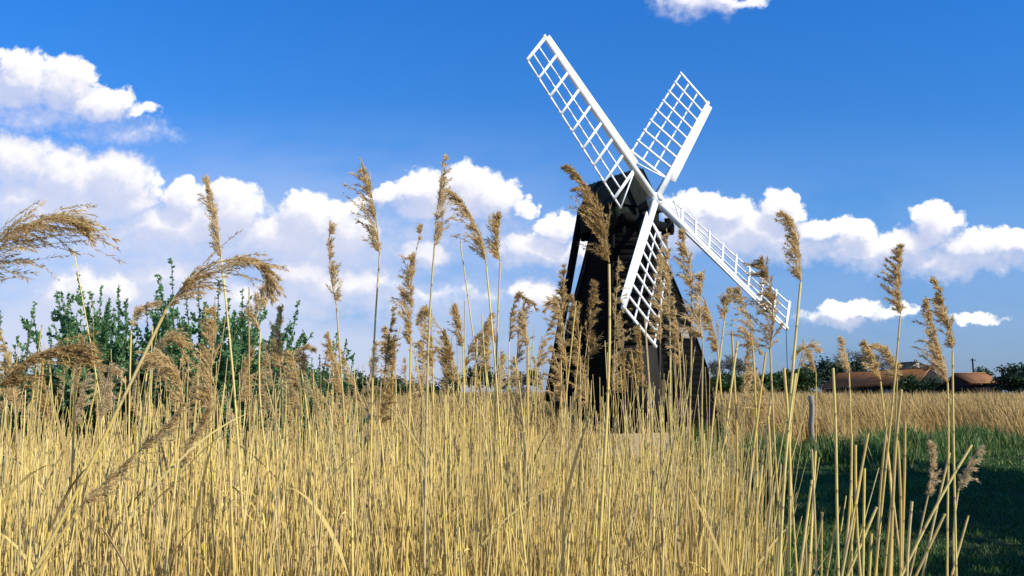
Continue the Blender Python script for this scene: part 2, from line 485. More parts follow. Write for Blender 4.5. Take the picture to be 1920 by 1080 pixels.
xs = np.concatenate([-np.geomspace(4000, 41, 16), np.linspace(-40, 60, 121), np.geomspace(61, 4000, 16)])
ys = np.concatenate([-np.geomspace(3000, 16, 12), np.linspace(-15, 60, 91), np.geomspace(61, 6000, 18)])
GX, GY = np.meshgrid(xs, ys)
mb = MB()
nx, ny = len(xs), len(ys)
i, j = np.meshgrid(np.arange(nx - 1), np.arange(ny - 1))
b = (j * nx + i).ravel()
mb.add(np.stack([GX, GY, gz(GX, GY)], -1).reshape(-1, 3), q=np.stack([b, b + 1, b + 1 + nx, b + nx], -1))
tag(mb.build('ground', mat_ground(), smooth=True), 'flat fen ground of dark grass, mud and dry litter', 'ground', kind='structure')

# ------------------------------------------------------------------ windmill
H = np.array([3.3794, 23.1291, 5.9042])
AZ, EL, CONE, PHI, RR0, WS, PT, PR = 0.81055, 0.34248, 0.107563, 2.337879, 0.9136, 1.0767, -0.04577, -0.24356
RT = 4.6
n3 = np.array([0.68193729, -0.6497594, 0.3358188])
nh = n3[:2] / np.linalg.norm(n3[:2]); NH = np.array([nh[0], nh[1], 0]); LAT = np.array([-nh[1], nh[0], 0]); UP = np.array([0, 0, 1.0])
uax = -np.cross(n3, [0, 0, 1.0]); uax /= np.linalg.norm(uax)
vax = np.cross(n3, uax)
if vax[2] < 0: vax = -vax
TC = np.array([2.92, 23.72])
ZB = 0.62
mill = empty('windmill', (TC[0], TC[1], ZB))
tag(mill, 'black tarred weatherboarded windmill with four white lattice sails', 'windmill')
ORG = np.array([TC[0], TC[1], ZB])


def tcx(z):
    return TC[0] - 0.03 - 0.052 * (z - 0.6)      # the old tower leans a little



def mpart(mbb, name, mat, parent=mill, smooth=False):
    # geometry given in world coordinates, parts stored relative to the mill's base
    return mbb.build(name, mat, parent, smooth, loc=ORG)


# tower: eight-sided, boards lapping
ang0 = math.atan2(nh[1], nh[0]) + math.pi / 8
zk = [0.3, 0.9, 1.98, 2.75, 3.59, 4.4, 5.18, 5.7]
rk = [2.03, 1.93, 1.78, 1.56, 1.31, 1.03, 0.78, 0.70]
mb = MB()
zz = np.arange(0.35, 5.66, 0.145)
for a in range(len(zz) - 1):
    z0, z1 = zz[a], zz[a + 1] + 0.02
    r0, r1 = np.interp(z0, zk, rk) + 0.016, np.interp(z1, zk, rk)
    an = ang0 + np.arange(8) * math.pi / 4
    jit = RG.uniform(-0.006, 0.006, 8)
    lo = np.stack([tcx(z0) + (r0 + jit) * np.cos(an), TC[1] + (r0 + jit) * np.sin(an), np.full(8, z0)], 1)
    hi = np.stack([tcx(z1) + (r1) * np.cos(an), TC[1] + (r1) * np.sin(an), np.full(8, z1)], 1)
    ri = r0 - 0.05
    inn = np.stack([tcx(z0) + ri * np.cos(an), TC[1] + ri * np.sin(an), np.full(8, z0)], 1)
    k = np.arange(8); k2 = (k + 1) % 8
    q = np.concatenate([np.stack([k, k2, 8 + k2, 8 + k], 1), np.stack([16 + k, 16 + k2, k2, k], 1)])
    mb.add(np.concatenate([lo, hi, inn]), q=q)
tower = mpart(mb, 'tower', M_tar)
# corner boards
for a in range(8):
    mb = MB()
    an = ang0 + a * math.pi / 4
    for za, zb in zip(zk[1:-1], zk[2:]):
        ra, rb = np.interp(za, zk, rk) + 0.02, np.interp(zb, zk, rk) + 0.02
        mb.beam((tcx(za) + ra * math.cos(an), TC[1] + ra * math.sin(an), za), (tcx(zb) + rb * math.cos(an), TC[1] + rb * math.sin(an), zb),
                (-math.sin(an), math.cos(an), 0), 0.08, 0.03)
    mpart(mb, 'corner_board', M_tar, tower)


def facepoint(k, z, side=0.0, out=0.05):
    """point on tower face k (0 = towards the sails) at height z"""
    am = ang0 - math.pi / 8 + k * math.pi / 4
    r = np.interp(z, zk, rk) * math.cos(math.pi / 8) + out
    c, s_ = math.cos(am), math.sin(am)
    return np.array([tcx(z) + r * c - side * s_, TC[1] + r * s_ + side * c, z]), np.array([c, s_, 0]), np.array([-s_, c, 0])


p0, nn, ss = facepoint(0, 2.62, 0.12)
p1, _, _ = facepoint(0, 2.86, 0.12)
mb = MB(); mb.beam(p0, p1, ss, 0.30, 0.03)
tag(mpart(mb, 'notice_board', M_notice, tower), 'small pale blank notice board on the tower')
# door and window on the shaded faces
p0, nn, ss = facepoint(-1, 0.72, 0.0); p1, _, _ = facepoint(-1, 2.45, 0.0)
mb = MB(); mb.beam(p0, p1, ss, 0.80, 0.04)
door = mpart(mb, 'door', M_barnwood, mill)
mb = MB()
for s_ in (-0.44, 0.44): mb.beam(p0 + ss * s_, p1 + ss * s_, ss, 0.08, 0.07)
mb.beam(p1 - ss * 0.48 + UP * 0.04, p1 + ss * 0.48 + UP * 0.04, UP, 0.09, 0.075)
mpart(mb, 'door_frame', M_tar, door)


def cp_(a, lat, z):
    """point in the cap: a metres behind the hub, lat to the right"""
    return np.array([H[0] - NH[0] * a + LAT[0] * lat, H[1] - NH[1] * a + LAT[1] * lat, z])


secs = [(0.42, 6.74, 0.52, 6.22, 0.88, 5.78), (1.2, 6.66, 0.46, 6.16, 0.72, 5.74), (1.98, 6.55, 0.26, 6.15, 0.44, 5.72)]
mb = MB()
rings = []
for (a, zr, w1_, z1_, w2_, z2_) in secs:
    rings.append([cp_(a, -w2_ - 0.05, z2_), cp_(a, -w1_, z1_), cp_(a, -0.10, zr - 0.03), cp_(a, 0, zr), cp_(a, 0.10, zr - 0.03), cp_(a, w1_, z1_), cp_(a, w2_ + 0.05, z2_)])
q = []
for s_ in range(2):
    for k in range(6):
        q.append((s_ * 7 + k, s_ * 7 + k + 1, s_ * 7 + k + 8, s_ * 7 + k + 7))
mb.add(np.array(rings).reshape(-1, 3), q=q)
# lapped roof boards running down the slope
for s_ in range(12):
    a = 0.42 + s_ * 0.135
    f = (a - 0.42) / 1.56
    zr = 6.74 - 0.19 * f; w1_ = 0.52 - 0.24 * f; w2_ = 0.88 - 0.42 * f
    for sg in (-1, 1):
        mb.beam(cp_(a, sg * 0.08, zr - 0.01), cp_(a, sg * w1_, 6.235 - 0.07 * f), NH, 0.028, 0.03)
        mb.beam(cp_(a, sg * w1_, 6.235 - 0.07 * f), cp_(a, sg * (w2_ + 0.05), 5.79 - 0.06 * f), NH, 0.028, 0.03)
# gables
for s_, sec in ((0, secs[0]), (2, secs[2])):
    a = sec[0] + (0.0 if s_ == 0 else 0.0)
    r_ = rings[s_]
    mb.add(np.array(r_), q=[(0, 1, 5, 6), (1, 2, 4, 5)], t=[(2, 3, 4)])
cap = mpart(mb, 'cap', M_cap)
# petticoat of vertical boards under the cap roof
mb = MB()
prof = [(0.50, 0.83), (1.2, 0.68), (1.94, 0.41)]
loop = [(a, -w_) for a, w_ in prof] + [(a, w_) for a, w_ in reversed(prof)]
for k in range(6):
    (a0, l0), (a1, l1) = loop[k], loop[(k + 1) % 6]
    P0, P1 = cp_(a0, l0, 0), cp_(a1, l1, 0)
    L = np.linalg.norm(P1 - P0); nb = max(2, int(L / 0.13)); d = (P1 - P0) / L
    for q_ in range(nb):
        c = P0 + d * (q_ + 0.5) * L / nb
        zt = 5.86; zb = (5.26 if a0 < 1.9 else 5.10) + RG.uniform(-0.02, 0.02)
        mb.beam(c + UP * zb, c + UP * zt, d, L / nb - 0.008, 0.022 + RG.uniform(0, 0.012))
mpart(mb, 'petticoat', M_cap, cap)
mb = MB()
mb.beam(cp_(0.34, -0.80, 5.42), cp_(0.34, 1.12, 5.38), UP, 0.20, 0.20)
mb.beam(cp_(0.40, 0.95, 5.30), cp_(0.62, 0.62, 4.75), UP, 0.10, 0.10)
mb.beam(cp_(0.40, -0.72, 5.30), cp_(0.62, -0.5, 4.8), UP, 0.10, 0.10)
mb.beam(cp_(0.30, 0.98, 5.22), cp_(0.30, 0.98, 5.62), LAT, 0.16, 0.16)
mpart(mb, 'breast_beam', M_tar, cap)
mb = MB()
nd_ = n3
mb.tubes(np.array([H - n3 * 1.3, H - n3 * 0.6, H - n3 * 0.05]), 0.11, 12)
shaft = mpart(mb, 'windshaft', M_iron, mill, True)
mb = MB()
mb.beam(H - n3 * 0.16, H + n3 * 0.12, uax, 0.26, 0.26)
mb.beam(H + n3 * 0.12, H + n3 * 0.17, uax, 0.14, 0.14)
mpart(mb, 'hub', M_white, shaft)

# tail pole and braces
TP0, TP1 = at(1091, 392, 24.45), at(1027, 752, 25.3)
mb = MB(); mb.beam(TP0, TP1, LAT, 0.15, 0.13)
tail = mpart(mb, 'tail_pole', M_tar)
mb = MB()
mb.beam(at(1068, 600, 24.75), at(1036, 790, 24.9), LAT, 0.10, 0.08)
mb.beam(at(1056, 660, 24.3), at(1034, 735, 25.2), LAT, 0.09, 0.08)
mpart(mb, 'brace', M_tar, tail)
mb = MB(); mb.beam(cp_(1.95, 0, 5.55), TP0 + (TP1 - TP0) * 0.02, UP, 0.16, 0.16)
mpart(mb, 'tail_beam', M_tar, cap)

# sails
sail_words = ['upper sail, longest against the blue sky', 'lowest sail, hanging in front of the tower', 'sail reaching down to the right, seen edge on', 'upper right sail, foreshortened']
for k in range(4):
    a_ = PHI + k * math.pi / 2
    rad = math.cos(a_) * uax + math.sin(a_) * vax
    tan = -math.sin(a_) * uax + math.cos(a_) * vax
    d = math.cos(CONE) * rad + math.sin(CONE) * n3

    def bdir(r):
        p = PR + (PT - PR) * (r - RR0) / (RT - RR0)
        return math.cos(p) * tan + math.sin(p) * n3

    def pt(r, wv, o=0.0):
        b_ = bdir(r)
        nn_ = np.cross(d, b_)
        return H + d * r + b_ * wv + nn_ * o
    s = empty('sail')
    s.parent = mill
    tag(s, sail_words[k])
    mb = MB(); mb.beam(H + d * 0.02, H + d * (RT + 0.06), tan, 0.135, 0.14, 0.08, 0.075)
    mpart(mb, 'whip', M_white, s)
    mb = MB()
    rs = np.linspace(RR0 + 0.05, RT - 0.03, 8)
    for ra, rb in zip(rs[:-1], rs[1:]):
        V = []
        for r in (ra, rb):
            b_ = bdir(r); nn_ = np.cross(d, b_)
            w0_ = 0.0675 - 0.0275 * (r / RT) - 0.014; wb_ = 0.185 - 0.045 * (r / RT)
            lead = (-b_ * math.cos(0.25) + nn_ * 0.0 + n3 * math.sin(0.25) * 0.9)
            lead /= np.linalg.norm(lead)
            for ww in (0.0, wb_):
                for o in (-0.012, 0.012):
                    V.append(H + d * r - tan * w0_ + lead * ww + nn_ * o)
        q = [(0, 4, 6, 2), (1, 3, 7, 5), (2, 6, 7, 3), (0, 1, 5, 4)]
        if ra == rs[0]: q.append((0, 2, 3, 1))
        if rb == rs[-1]: q.append((4, 5, 7, 6))
        mb.add(np.array(V), q=q)
    mpart(mb, 'leading_board', M_white, s)
    mb = MB()
    bars = np.linspace(RR0, RT, 9)
    for bi, r in enumerate(bars):
        b_ = bdir(r)
        wd_ = 0.072 if bi in (0, 8) else 0.056
        mb.beam(pt(r, 0.0), pt(r, WS + 0.05), d, wd_, 0.03)
    mpart(mb, 'sail_bar', M_white, s)
    mb = MB()
    for li, wv in enumerate((WS * 0.36, WS * 0.69, WS)):
        rr_ = np.linspace(RR0 - (0.28 if li == 2 else 0.0) - 0.02, RT + 0.03, 10)
        for ra, rb in zip(rr_[:-1], rr_[1:]):
            mb.beam(pt(ra, wv, -0.026), pt(rb, wv, -0.026), bdir((ra + rb) / 2), 0.046 if li == 2 else 0.036, 0.022)
    mb.beam(pt(RR0 - 0.02, 0.05, 0.0), pt(RR0 - 0.27, WS * 0.99, 0.0), d, 0.03, 0.02)
    mpart(mb, 'sail_rail', M_white, s)
    if k == 2:
        e0 = pt(RT, 0.0)
        mb = MB(); mb.tubes(np.array([e0, e0 - UP * 0.9 + LAT * 0.01, e0 + np.array([0.02, 0.0, -1.75])]), 0.009, 5)
        mpart(mb, 'sail_cord', M_iron, s)

# ------------------------------------------------------------------ posts and timber by the path
def post(px, ybase, ytop, Y, wd, name, label, cat):
    c = at(px, ybase, Y); x = c[0]; z0 = float(gz(x, Y)) - 0.1
    zt = at(px, ytop, Y)[2]
    mb = MB()
    nseg = 7
    P = np.stack([x + 0.012 * np.sin(np.arange(nseg) * 1.7) - 0.02 * np.linspace(1, 0, nseg), np.full(nseg, Y), np.linspace(z0, zt, nseg)], 1)
    ux, uy = np.array([0.82, -0.57, 0]), np.array([0.57, 0.82, 0])
    P = np.concatenate([P, P[-1:] + np.array([[0.0, 0.0, 0.02]])])
    hw = np.concatenate([np.linspace(1.04, 0.96, nseg), [0.72]]) * wd / 2
    V = []
    for p, h_ in zip(P, hw):
        for sx, sy in ((-1, -.7), (-.7, -1), (.7, -1), (1, -.7), (1, .7), (.7, 1), (-.7, 1), (-1, .7)):
            V.append(p + ux * sx * h_ + uy * sy * h_)
    q = [(8 * k + i_, 8 * k + (i_ + 1) % 8, 8 * k + 8 + (i_ + 1) % 8, 8 * k + 8 + i_) for k in range(nseg) for i_ in range(8)]
    e = 8 * nseg
    q += [(e, e + 1, e + 2, e + 3), (e, e + 3, e + 4, e + 7), (e + 4, e + 5, e + 6, e + 7)]
    mb.add(np.array(V), q=q)
    o = mb.build(name, M_post, None, loc=(x, Y, z0 + 0.1))
    tag(o, label, cat)
    return o


post(1524, 832, 743, 19.6, 0.092, 'fence_post', 'grey weathered square post at the edge of the dry sedge, right of the mill', 'post')
post(1432, 806, 790, 21.0, 0.10, 'marker_stump', 'short dark stump low in the sedge between mill and grey post', 'stump')
mb = MB()
A, B = at(818, 795, 24.6), at(975, 799, 24.2)
mb.beam(A, B, UP, 0.07, 0.12)
for t in (0.05, 0.5, 0.95):
    c = A + (B - A) * t
    mb.beam(c - UP * 0.55, c - UP * 0.03, (1, 0, 0), 0.08, 0.08)
tag(mb.build('timber_edging', M_barnwood, None), 'low dark timber edging lying level among reeds left of the mill', 'timber')

# ------------------------------------------------------------------ farm buildings
def poly(mb, pts, faces_q=(), faces_t=()):
    mb.add(np.array(pts), q=list(faces_q) or None, t=list(faces_t) or None)


def gabled(name, label, ridge0, ridge1, el0, el1, er0, er1, zg, hip0=0.0, wallm=M_barnwood, roofm=M_tile, thick=0.14, inset=0.25, cat='barn', courses=16):
    """long building: ridge ends, left eaves, right eaves (world points); hip0 pulls the ridge end in"""
    c = (el0 + er1) / 2
    root = empty(name, (c[0], c[1], zg)); tag(root, label, cat)
    O = np.array([c[0], c[1], zg])
    mb = MB()
    dirn = (ridge1 - ridge0) / np.linalg.norm(ridge1 - ridge0)
    r1 = ridge1 - dirn * hip0

    def slab(a, b_, c_, d_):
        n_ = np.cross(b_ - a, d_ - a); n_ /= np.linalg.norm(n_)
        if n_[2] < 0: n_ = -n_
        V = [a, b_, c_, d_, a - n_ * thick, b_ - n_ * thick, c_ - n_ * thick, d_ - n_ * thick]
        poly(mb, V, [(0, 1, 2, 3), (7, 6, 5, 4), (0, 4, 5, 1), (1, 5, 6, 2), (2, 6, 7, 3), (3, 7, 4, 0)])
        for k in range(1, courses):      # lapped courses of tiles
            t = k / courses
            p, q_ = a + (d_ - a) * t, b_ + (c_ - b_) * t
            mb.beam(p + n_ * 0.015, q_ + n_ * 0.015, n_, 0.05, 0.06)
    slab(ridge0, r1, el1, el0)
    slab(r1, ridge0, er0, er1)
    if hip0 > 0:
        poly(mb, [r1, el1, er1, el1 - UP * thick, er1 - UP * thick], [(1, 3, 4, 2)], [(0, 1, 2)])
    roof = mb.build('roof', roofm, root, loc=O)
    mb = MB(); mb.beam(ridge0 + UP * 0.05, r1 + UP * 0.05, UP, 0.16, 0.26)
    mb.build('ridge_tile', roofm, roof, loc=O)
    mb = MB()
    inl = [p * (1 - 0.07) + q_ * 0.07 for p, q_ in ((el0, er0), (er0, el0), (er1, el1), (el1, er1))]
    # walls under the eaves
    bot = [np.array([p[0], p[1], zg - 0.3]) for p in inl]
    top = [p - UP * thick * 1.3 for p in inl]
    poly(mb, bot + top, [(0, 1, 5, 4), (1, 2, 6, 5), (2, 3, 7, 6), (3, 0, 4, 7)])
    rt0 = (ridge0 - UP * thick * 1.6) + dirn * inset
    poly(mb, [top[0], top[1], ridge0 - UP * thick * 1.8], (), [(0, 1, 2)])
    if hip0 == 0: poly(mb, [top[3], top[2], ridge1 - UP * thick * 1.8], (), [(0, 1, 2)])
    mb.build('wall', wallm, root, loc=O)
    return root, O, inl


zg = 0.3
root, O, inl = gabled('barn', 'long low dark barn with a weathered orange tile roof, behind the sedge', at(1743, 690.5, 132), at(1556, 700.5, 170),
       at(1722, 717.5, 130), at(1537, 727, 168), at(1786, 718.5, 134), at(1590, 725, 173), zg, hip0=4.0)
for t in np.linspace(0.03, 0.97, 9):      # posts of the open front
    p = inl[0] + (inl[3] - inl[0]) * t
    mb = MB(); mb.box((p[0] - 0.18, p[1] - 0.1, (zg + p[2]) / 2 - 0.1), (0.22, 0.22, p[2] - zg - 0.1), 0.3)
    mb.build('post', M_barnwood, root, loc=O)
p = inl[0] + (inl[3] - inl[0]) * 0.24
mb = MB(); mb.box((p[0] - 0.3, p[1], zg + 0.7), (0.10, 4.0, 1.4), 0.05)
tag(mb.build('panel', M_stone, root, loc=O), 'pale panel under the eaves')
gabled('shed', 'small shed with a bright orange tile roof and dark gable, right of the long barn', at(1789, 701, 120), at(1847, 700, 121.5),
       at(1822, 718, 116.5), at(1882, 716.5, 118), at(1764, 721, 123.5), at(1838, 720, 125), zg, cat='shed', courses=9)
hy = 195
root, O, inl = gabled('house', 'distant house with a mossy grey roof and pale chimney, showing over the barn', at(1722, 678.5, hy), at(1686, 681, hy + 5),
       at(1700, 696, hy - 4), at(1668, 698, hy + 1), at(1756, 692, hy + 3), at(1716, 697, hy + 9), zg, wallm=M_barnwood, roofm=M_slate, cat='house', courses=10)
mb = MB()
c = at(1718, 690, hy - 0.4); mb.box((c[0], c[1], c[2] - 0.2), (0.85, 0.85, 2.6), 0.4); mb.box((c[0], c[1], c[2] + 1.15), (1.0, 1.0, 0.16), 0.4)
for s_ in (-0.2, 0.2): mb.box((c[0] + s_, c[1], c[2] + 1.45), (0.22, 0.22, 0.45), 0.4)
mb.build('chimney', M_stone, root, loc=O)
c = at(1825.5, 702, 125)
mb = MB(); zt = at(1825, 672, 125)[2]
mb.tubes(np.array([[c[0] + 0.1, 125, 0.2], [c[0], 125, 3.0], [c[0] - 0.06, 125, zt]]), np.array([[0.13, 0.11, 0.09]]), 7)
mb.beam((c[0] - 0.35, 125, zt - 0.2), (c[0] + 0.35, 125, zt - 0.22), UP, 0.1, 0.1)
tag(mb.build('utility_pole', M_barnwood, None), 'thin dark utility pole standing behind the small shed', 'pole')

# ------------------------------------------------------------------ trees
def limb(p0, p1, bend, k=6):
    t = np.linspace(0, 1, k)[:, None]
    mid = (p0 + p1) / 2 + bend
    return (1 - t) ** 2 * p0 + 2 * t * (1 - t) * mid + t ** 2 * p1


def rdir(n_):
    v = RG.normal(size=(n_, 3))
    return v / np.linalg.norm(v, axis=1, keepdims=True)


def crown_tree(name, label, base, lobes, leafmat, nleaf=2600, ls=0.22, trunk=0.16, cat='tree', group=None, barkm=M_bark):
    """lobes: list of (centre offset xyz, radii xyz)"""
    ls = ls * 1.7; nleaf = int(nleaf * 1.25)
    base = np.asarray(base, float)
    root = empty(name, base); tag(root, label, cat, group)
    tb = MB(); cb = MB()
    hc = min(l[0][2] for l in lobes)
    fork = np.array([0, 0, max(0.25, hc * 0.55)])
    tb.tubes(limb(np.array([0, 0, -0.2]), fork, RG.normal(size=3) * 0.05, 5), np.linspace(trunk, trunk * 0.7, 5)[None], 7)
    vol = np.array([l[1][0] * l[1][1] * l[1][2] for l in lobes]) ** 0.7
    for l, v in zip(lobes, vol / vol.sum()):
        c = np.array(l[0], float); r = np.array(l[1], float)
        tb.tubes(limb(fork, c, np.array([0, 0, 0.2]) * r[2], 6), np.linspace(trunk * 0.6, trunk * 0.18, 6)[None], 5)
        nc = max(14, int(60 * v * len(lobes)))
        dd = rdir(nc); rr_ = RG.random(nc) ** 0.45
        cc = c + dd * rr_[:, None] * r
        for q_ in cc[::3]:
            tb.tubes(limb(c - r * [0, 0, .3], q_, RG.normal(size=3) * 0.05, 4), np.linspace(trunk * 0.18, trunk * 0.04, 4)[None], 3)
        nl = int(nleaf * v)
        idx = RG.integers(0, nc, nl)
        pos = cc[idx] + RG.normal(size=(nl, 3)) * r * 0.16 * RG.uniform(0.4, 1.4, (nl, 1))
        D = rdir(nl) * (ls * RG.uniform(0.6, 1.3, (nl, 1))); D[:, 2] *= 0.7
        Wv = np.cross(D, rdir(nl)); Wv = Wv / (np.linalg.norm(Wv, axis=1, keepdims=True) + 1e-9) * ls * 0.42
        cb.diamonds(pos, D, Wv, rnd=np.clip(RG.normal(0.5, 0.22, nl) + (RG.random(nc)[idx] - 0.5) * 0.5, 0, 1))
    tb.build('trunk', barkm, root)
    cb.build('crown', leafmat, root)
    return root


def bare_tree(name, label, base, h, spread, levels=5, leaf=0.0, trunk=0.2, group=None):
    base = np.asarray(base, float)
    root = empty(name, base); tag(root, label, 'tree', group)
    tb = MB(); cb = MB()
    rng = np.random.default_rng(int(abs(base[0] * 100)) + 3)
    todo = [(np.array([0, 0, -0.2]), np.array([0, 0, 1.0]), h * 0.26, trunk, 0)]
    twigP = []
    while todo:
        p, d, L, r, lv = todo.pop()
        e = p + d * L
        pts = limb(p, e, rng.normal(size=3) * L * 0.10, 4); r = max(r, 0.028)
        (tb if lv < 3 else cb).tubes(pts, np.linspace(r, r * 0.62, 4)[None], 5 if lv < 2 else 3)
        if lv >= levels: continue
        for c_ in range(4 if lv < 2 else 3 + (rng.random() < 0.5)):
            v = rng.normal(size=3); v[2] = abs(v[2]) * 0.35
            nd2 = d * 0.72 + v / np.linalg.norm(v) * (0.78 if lv else 0.95) * np.array([spread, spread, 1.0]) + np.array([0, 0, 0.12])
            nd2 /= np.linalg.norm(nd2)
            todo.append((p + (e - p) * rng.uniform(0.55, 1.0), nd2, L * rng.uniform(0.62, 0.86), r * 0.55, lv + 1))
    k_ = h / max(v[:, 2].max() for v in cb.v)
    for b_ in (tb, cb):
        b_.v = [v * np.array([k_, k_, k_]) for v in b_.v]
    tb.build('trunk', M_bark, root)
    cb.build('crown', M_budtree, root)
    return root


def base_at(px, Y):
    x = (px - 960) / F * Y
    return np.array([x, Y, float(gz(x, Y))])


def lobes_px(specs, px0, Y):
    """lobes given where they stand in the place: px, py, rx, ry in photo pixels at depth Y -> metres from base"""
    b = base_at(px0, Y); out = []
    for (px, py, rx, ry) in specs:
        c = at(px, py, Y) - b
        s_ = Y / F
        out.append(((c[0], RG.uniform(-0.4, 0.4) * rx * s_, c[2]), (rx * s_, max(rx, ry) * s_ * 0.9, ry * s_)))
    return out


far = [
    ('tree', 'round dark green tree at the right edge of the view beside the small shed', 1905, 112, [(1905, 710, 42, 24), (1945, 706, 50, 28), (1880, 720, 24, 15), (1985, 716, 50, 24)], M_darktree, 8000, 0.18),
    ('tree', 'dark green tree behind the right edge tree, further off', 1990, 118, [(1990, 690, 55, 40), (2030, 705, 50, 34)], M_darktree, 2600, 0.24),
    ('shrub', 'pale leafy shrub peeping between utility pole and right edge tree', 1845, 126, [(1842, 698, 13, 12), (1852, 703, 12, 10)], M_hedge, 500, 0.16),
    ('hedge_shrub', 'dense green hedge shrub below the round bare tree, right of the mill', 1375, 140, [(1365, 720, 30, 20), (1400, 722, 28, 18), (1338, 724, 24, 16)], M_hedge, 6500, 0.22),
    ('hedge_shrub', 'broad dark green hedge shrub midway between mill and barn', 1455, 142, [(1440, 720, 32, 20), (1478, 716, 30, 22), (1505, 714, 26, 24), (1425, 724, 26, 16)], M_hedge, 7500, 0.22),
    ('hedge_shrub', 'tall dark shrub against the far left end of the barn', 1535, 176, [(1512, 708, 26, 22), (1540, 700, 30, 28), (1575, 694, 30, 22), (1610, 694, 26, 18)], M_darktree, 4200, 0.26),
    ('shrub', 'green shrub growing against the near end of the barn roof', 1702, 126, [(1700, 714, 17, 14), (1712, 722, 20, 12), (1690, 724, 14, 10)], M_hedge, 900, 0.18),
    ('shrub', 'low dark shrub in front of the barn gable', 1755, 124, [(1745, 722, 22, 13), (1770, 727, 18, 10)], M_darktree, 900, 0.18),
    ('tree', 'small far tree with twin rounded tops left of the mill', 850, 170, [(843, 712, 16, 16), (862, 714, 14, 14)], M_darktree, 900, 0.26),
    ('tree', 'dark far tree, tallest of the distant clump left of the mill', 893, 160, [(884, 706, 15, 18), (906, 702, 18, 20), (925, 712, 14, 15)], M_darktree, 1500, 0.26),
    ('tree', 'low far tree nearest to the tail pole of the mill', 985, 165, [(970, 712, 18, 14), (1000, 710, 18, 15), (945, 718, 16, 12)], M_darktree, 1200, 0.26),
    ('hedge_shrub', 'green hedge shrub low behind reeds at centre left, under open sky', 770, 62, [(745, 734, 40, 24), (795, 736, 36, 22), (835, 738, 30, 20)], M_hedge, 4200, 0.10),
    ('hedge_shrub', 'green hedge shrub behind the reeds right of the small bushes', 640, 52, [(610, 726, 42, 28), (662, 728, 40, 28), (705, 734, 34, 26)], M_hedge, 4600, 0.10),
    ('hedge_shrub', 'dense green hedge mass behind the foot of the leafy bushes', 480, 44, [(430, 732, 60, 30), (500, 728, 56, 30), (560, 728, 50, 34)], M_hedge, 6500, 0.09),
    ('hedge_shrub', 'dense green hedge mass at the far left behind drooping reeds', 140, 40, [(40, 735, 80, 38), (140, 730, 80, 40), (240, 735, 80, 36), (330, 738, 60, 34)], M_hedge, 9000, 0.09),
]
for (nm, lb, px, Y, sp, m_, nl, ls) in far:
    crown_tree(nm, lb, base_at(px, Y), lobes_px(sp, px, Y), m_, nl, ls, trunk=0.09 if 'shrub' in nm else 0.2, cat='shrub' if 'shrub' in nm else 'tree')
b = base_at(1372, 152); bare_tree('bare_tree', 'round bare grey tree above the hedge just right of the mill', b, at(1372, 664, 152)[2] - b[2], 1.25)
b = base_at(1632, 182); bare_tree('bare_tree', 'bare branching tree standing behind the barn roof', b, at(1630, 650, 182)[2] - b[2], 1.2)
b = base_at(1575, 190); bare_tree('bare_tree', 'smaller bare tree left of the bigger one behind the barn', b, at(1575, 682, 190)[2] - b[2], 1.1, 4)

# wood on the right, beyond the frame, whose shade lies on the path
for k, (x, y, hh) in enumerate([(12.5, -1.5, 8.0), (13.0, 2.5, 8.5), (14.0, 6.0, 11.5), (17.0, 2.0, 10.5), (15.6, 8.2, 12.5), (19.5, 7.0, 10.5), (12.0, -6.0, 9.0)]):
    s_ = hh / 9
    crown_tree('oak_tree', 'leafy tree of the wood beside the path, outside the picture', (x, y, float(gz(x, y))),
               [((0, 0, 6.4 * s_), (2.4, 2.4, 2.3 * s_)), ((-1.4, 0.8, 4.6 * s_), (1.9, 1.9, 1.7 * s_)), ((1.3, -0.9, 4.8 * s_), (2, 2, 1.8 * s_)), ((0.1, 1.5, 3.2 * s_), (2.1, 2.0, 1.6 * s_)), ((-0.4, -1.6, 2.8 * s_), (2.0, 1.8, 1.5 * s_))],
               M_hedge, 2500, 0.26, 0.24, 'tree', 'trees of the wood outside the picture')


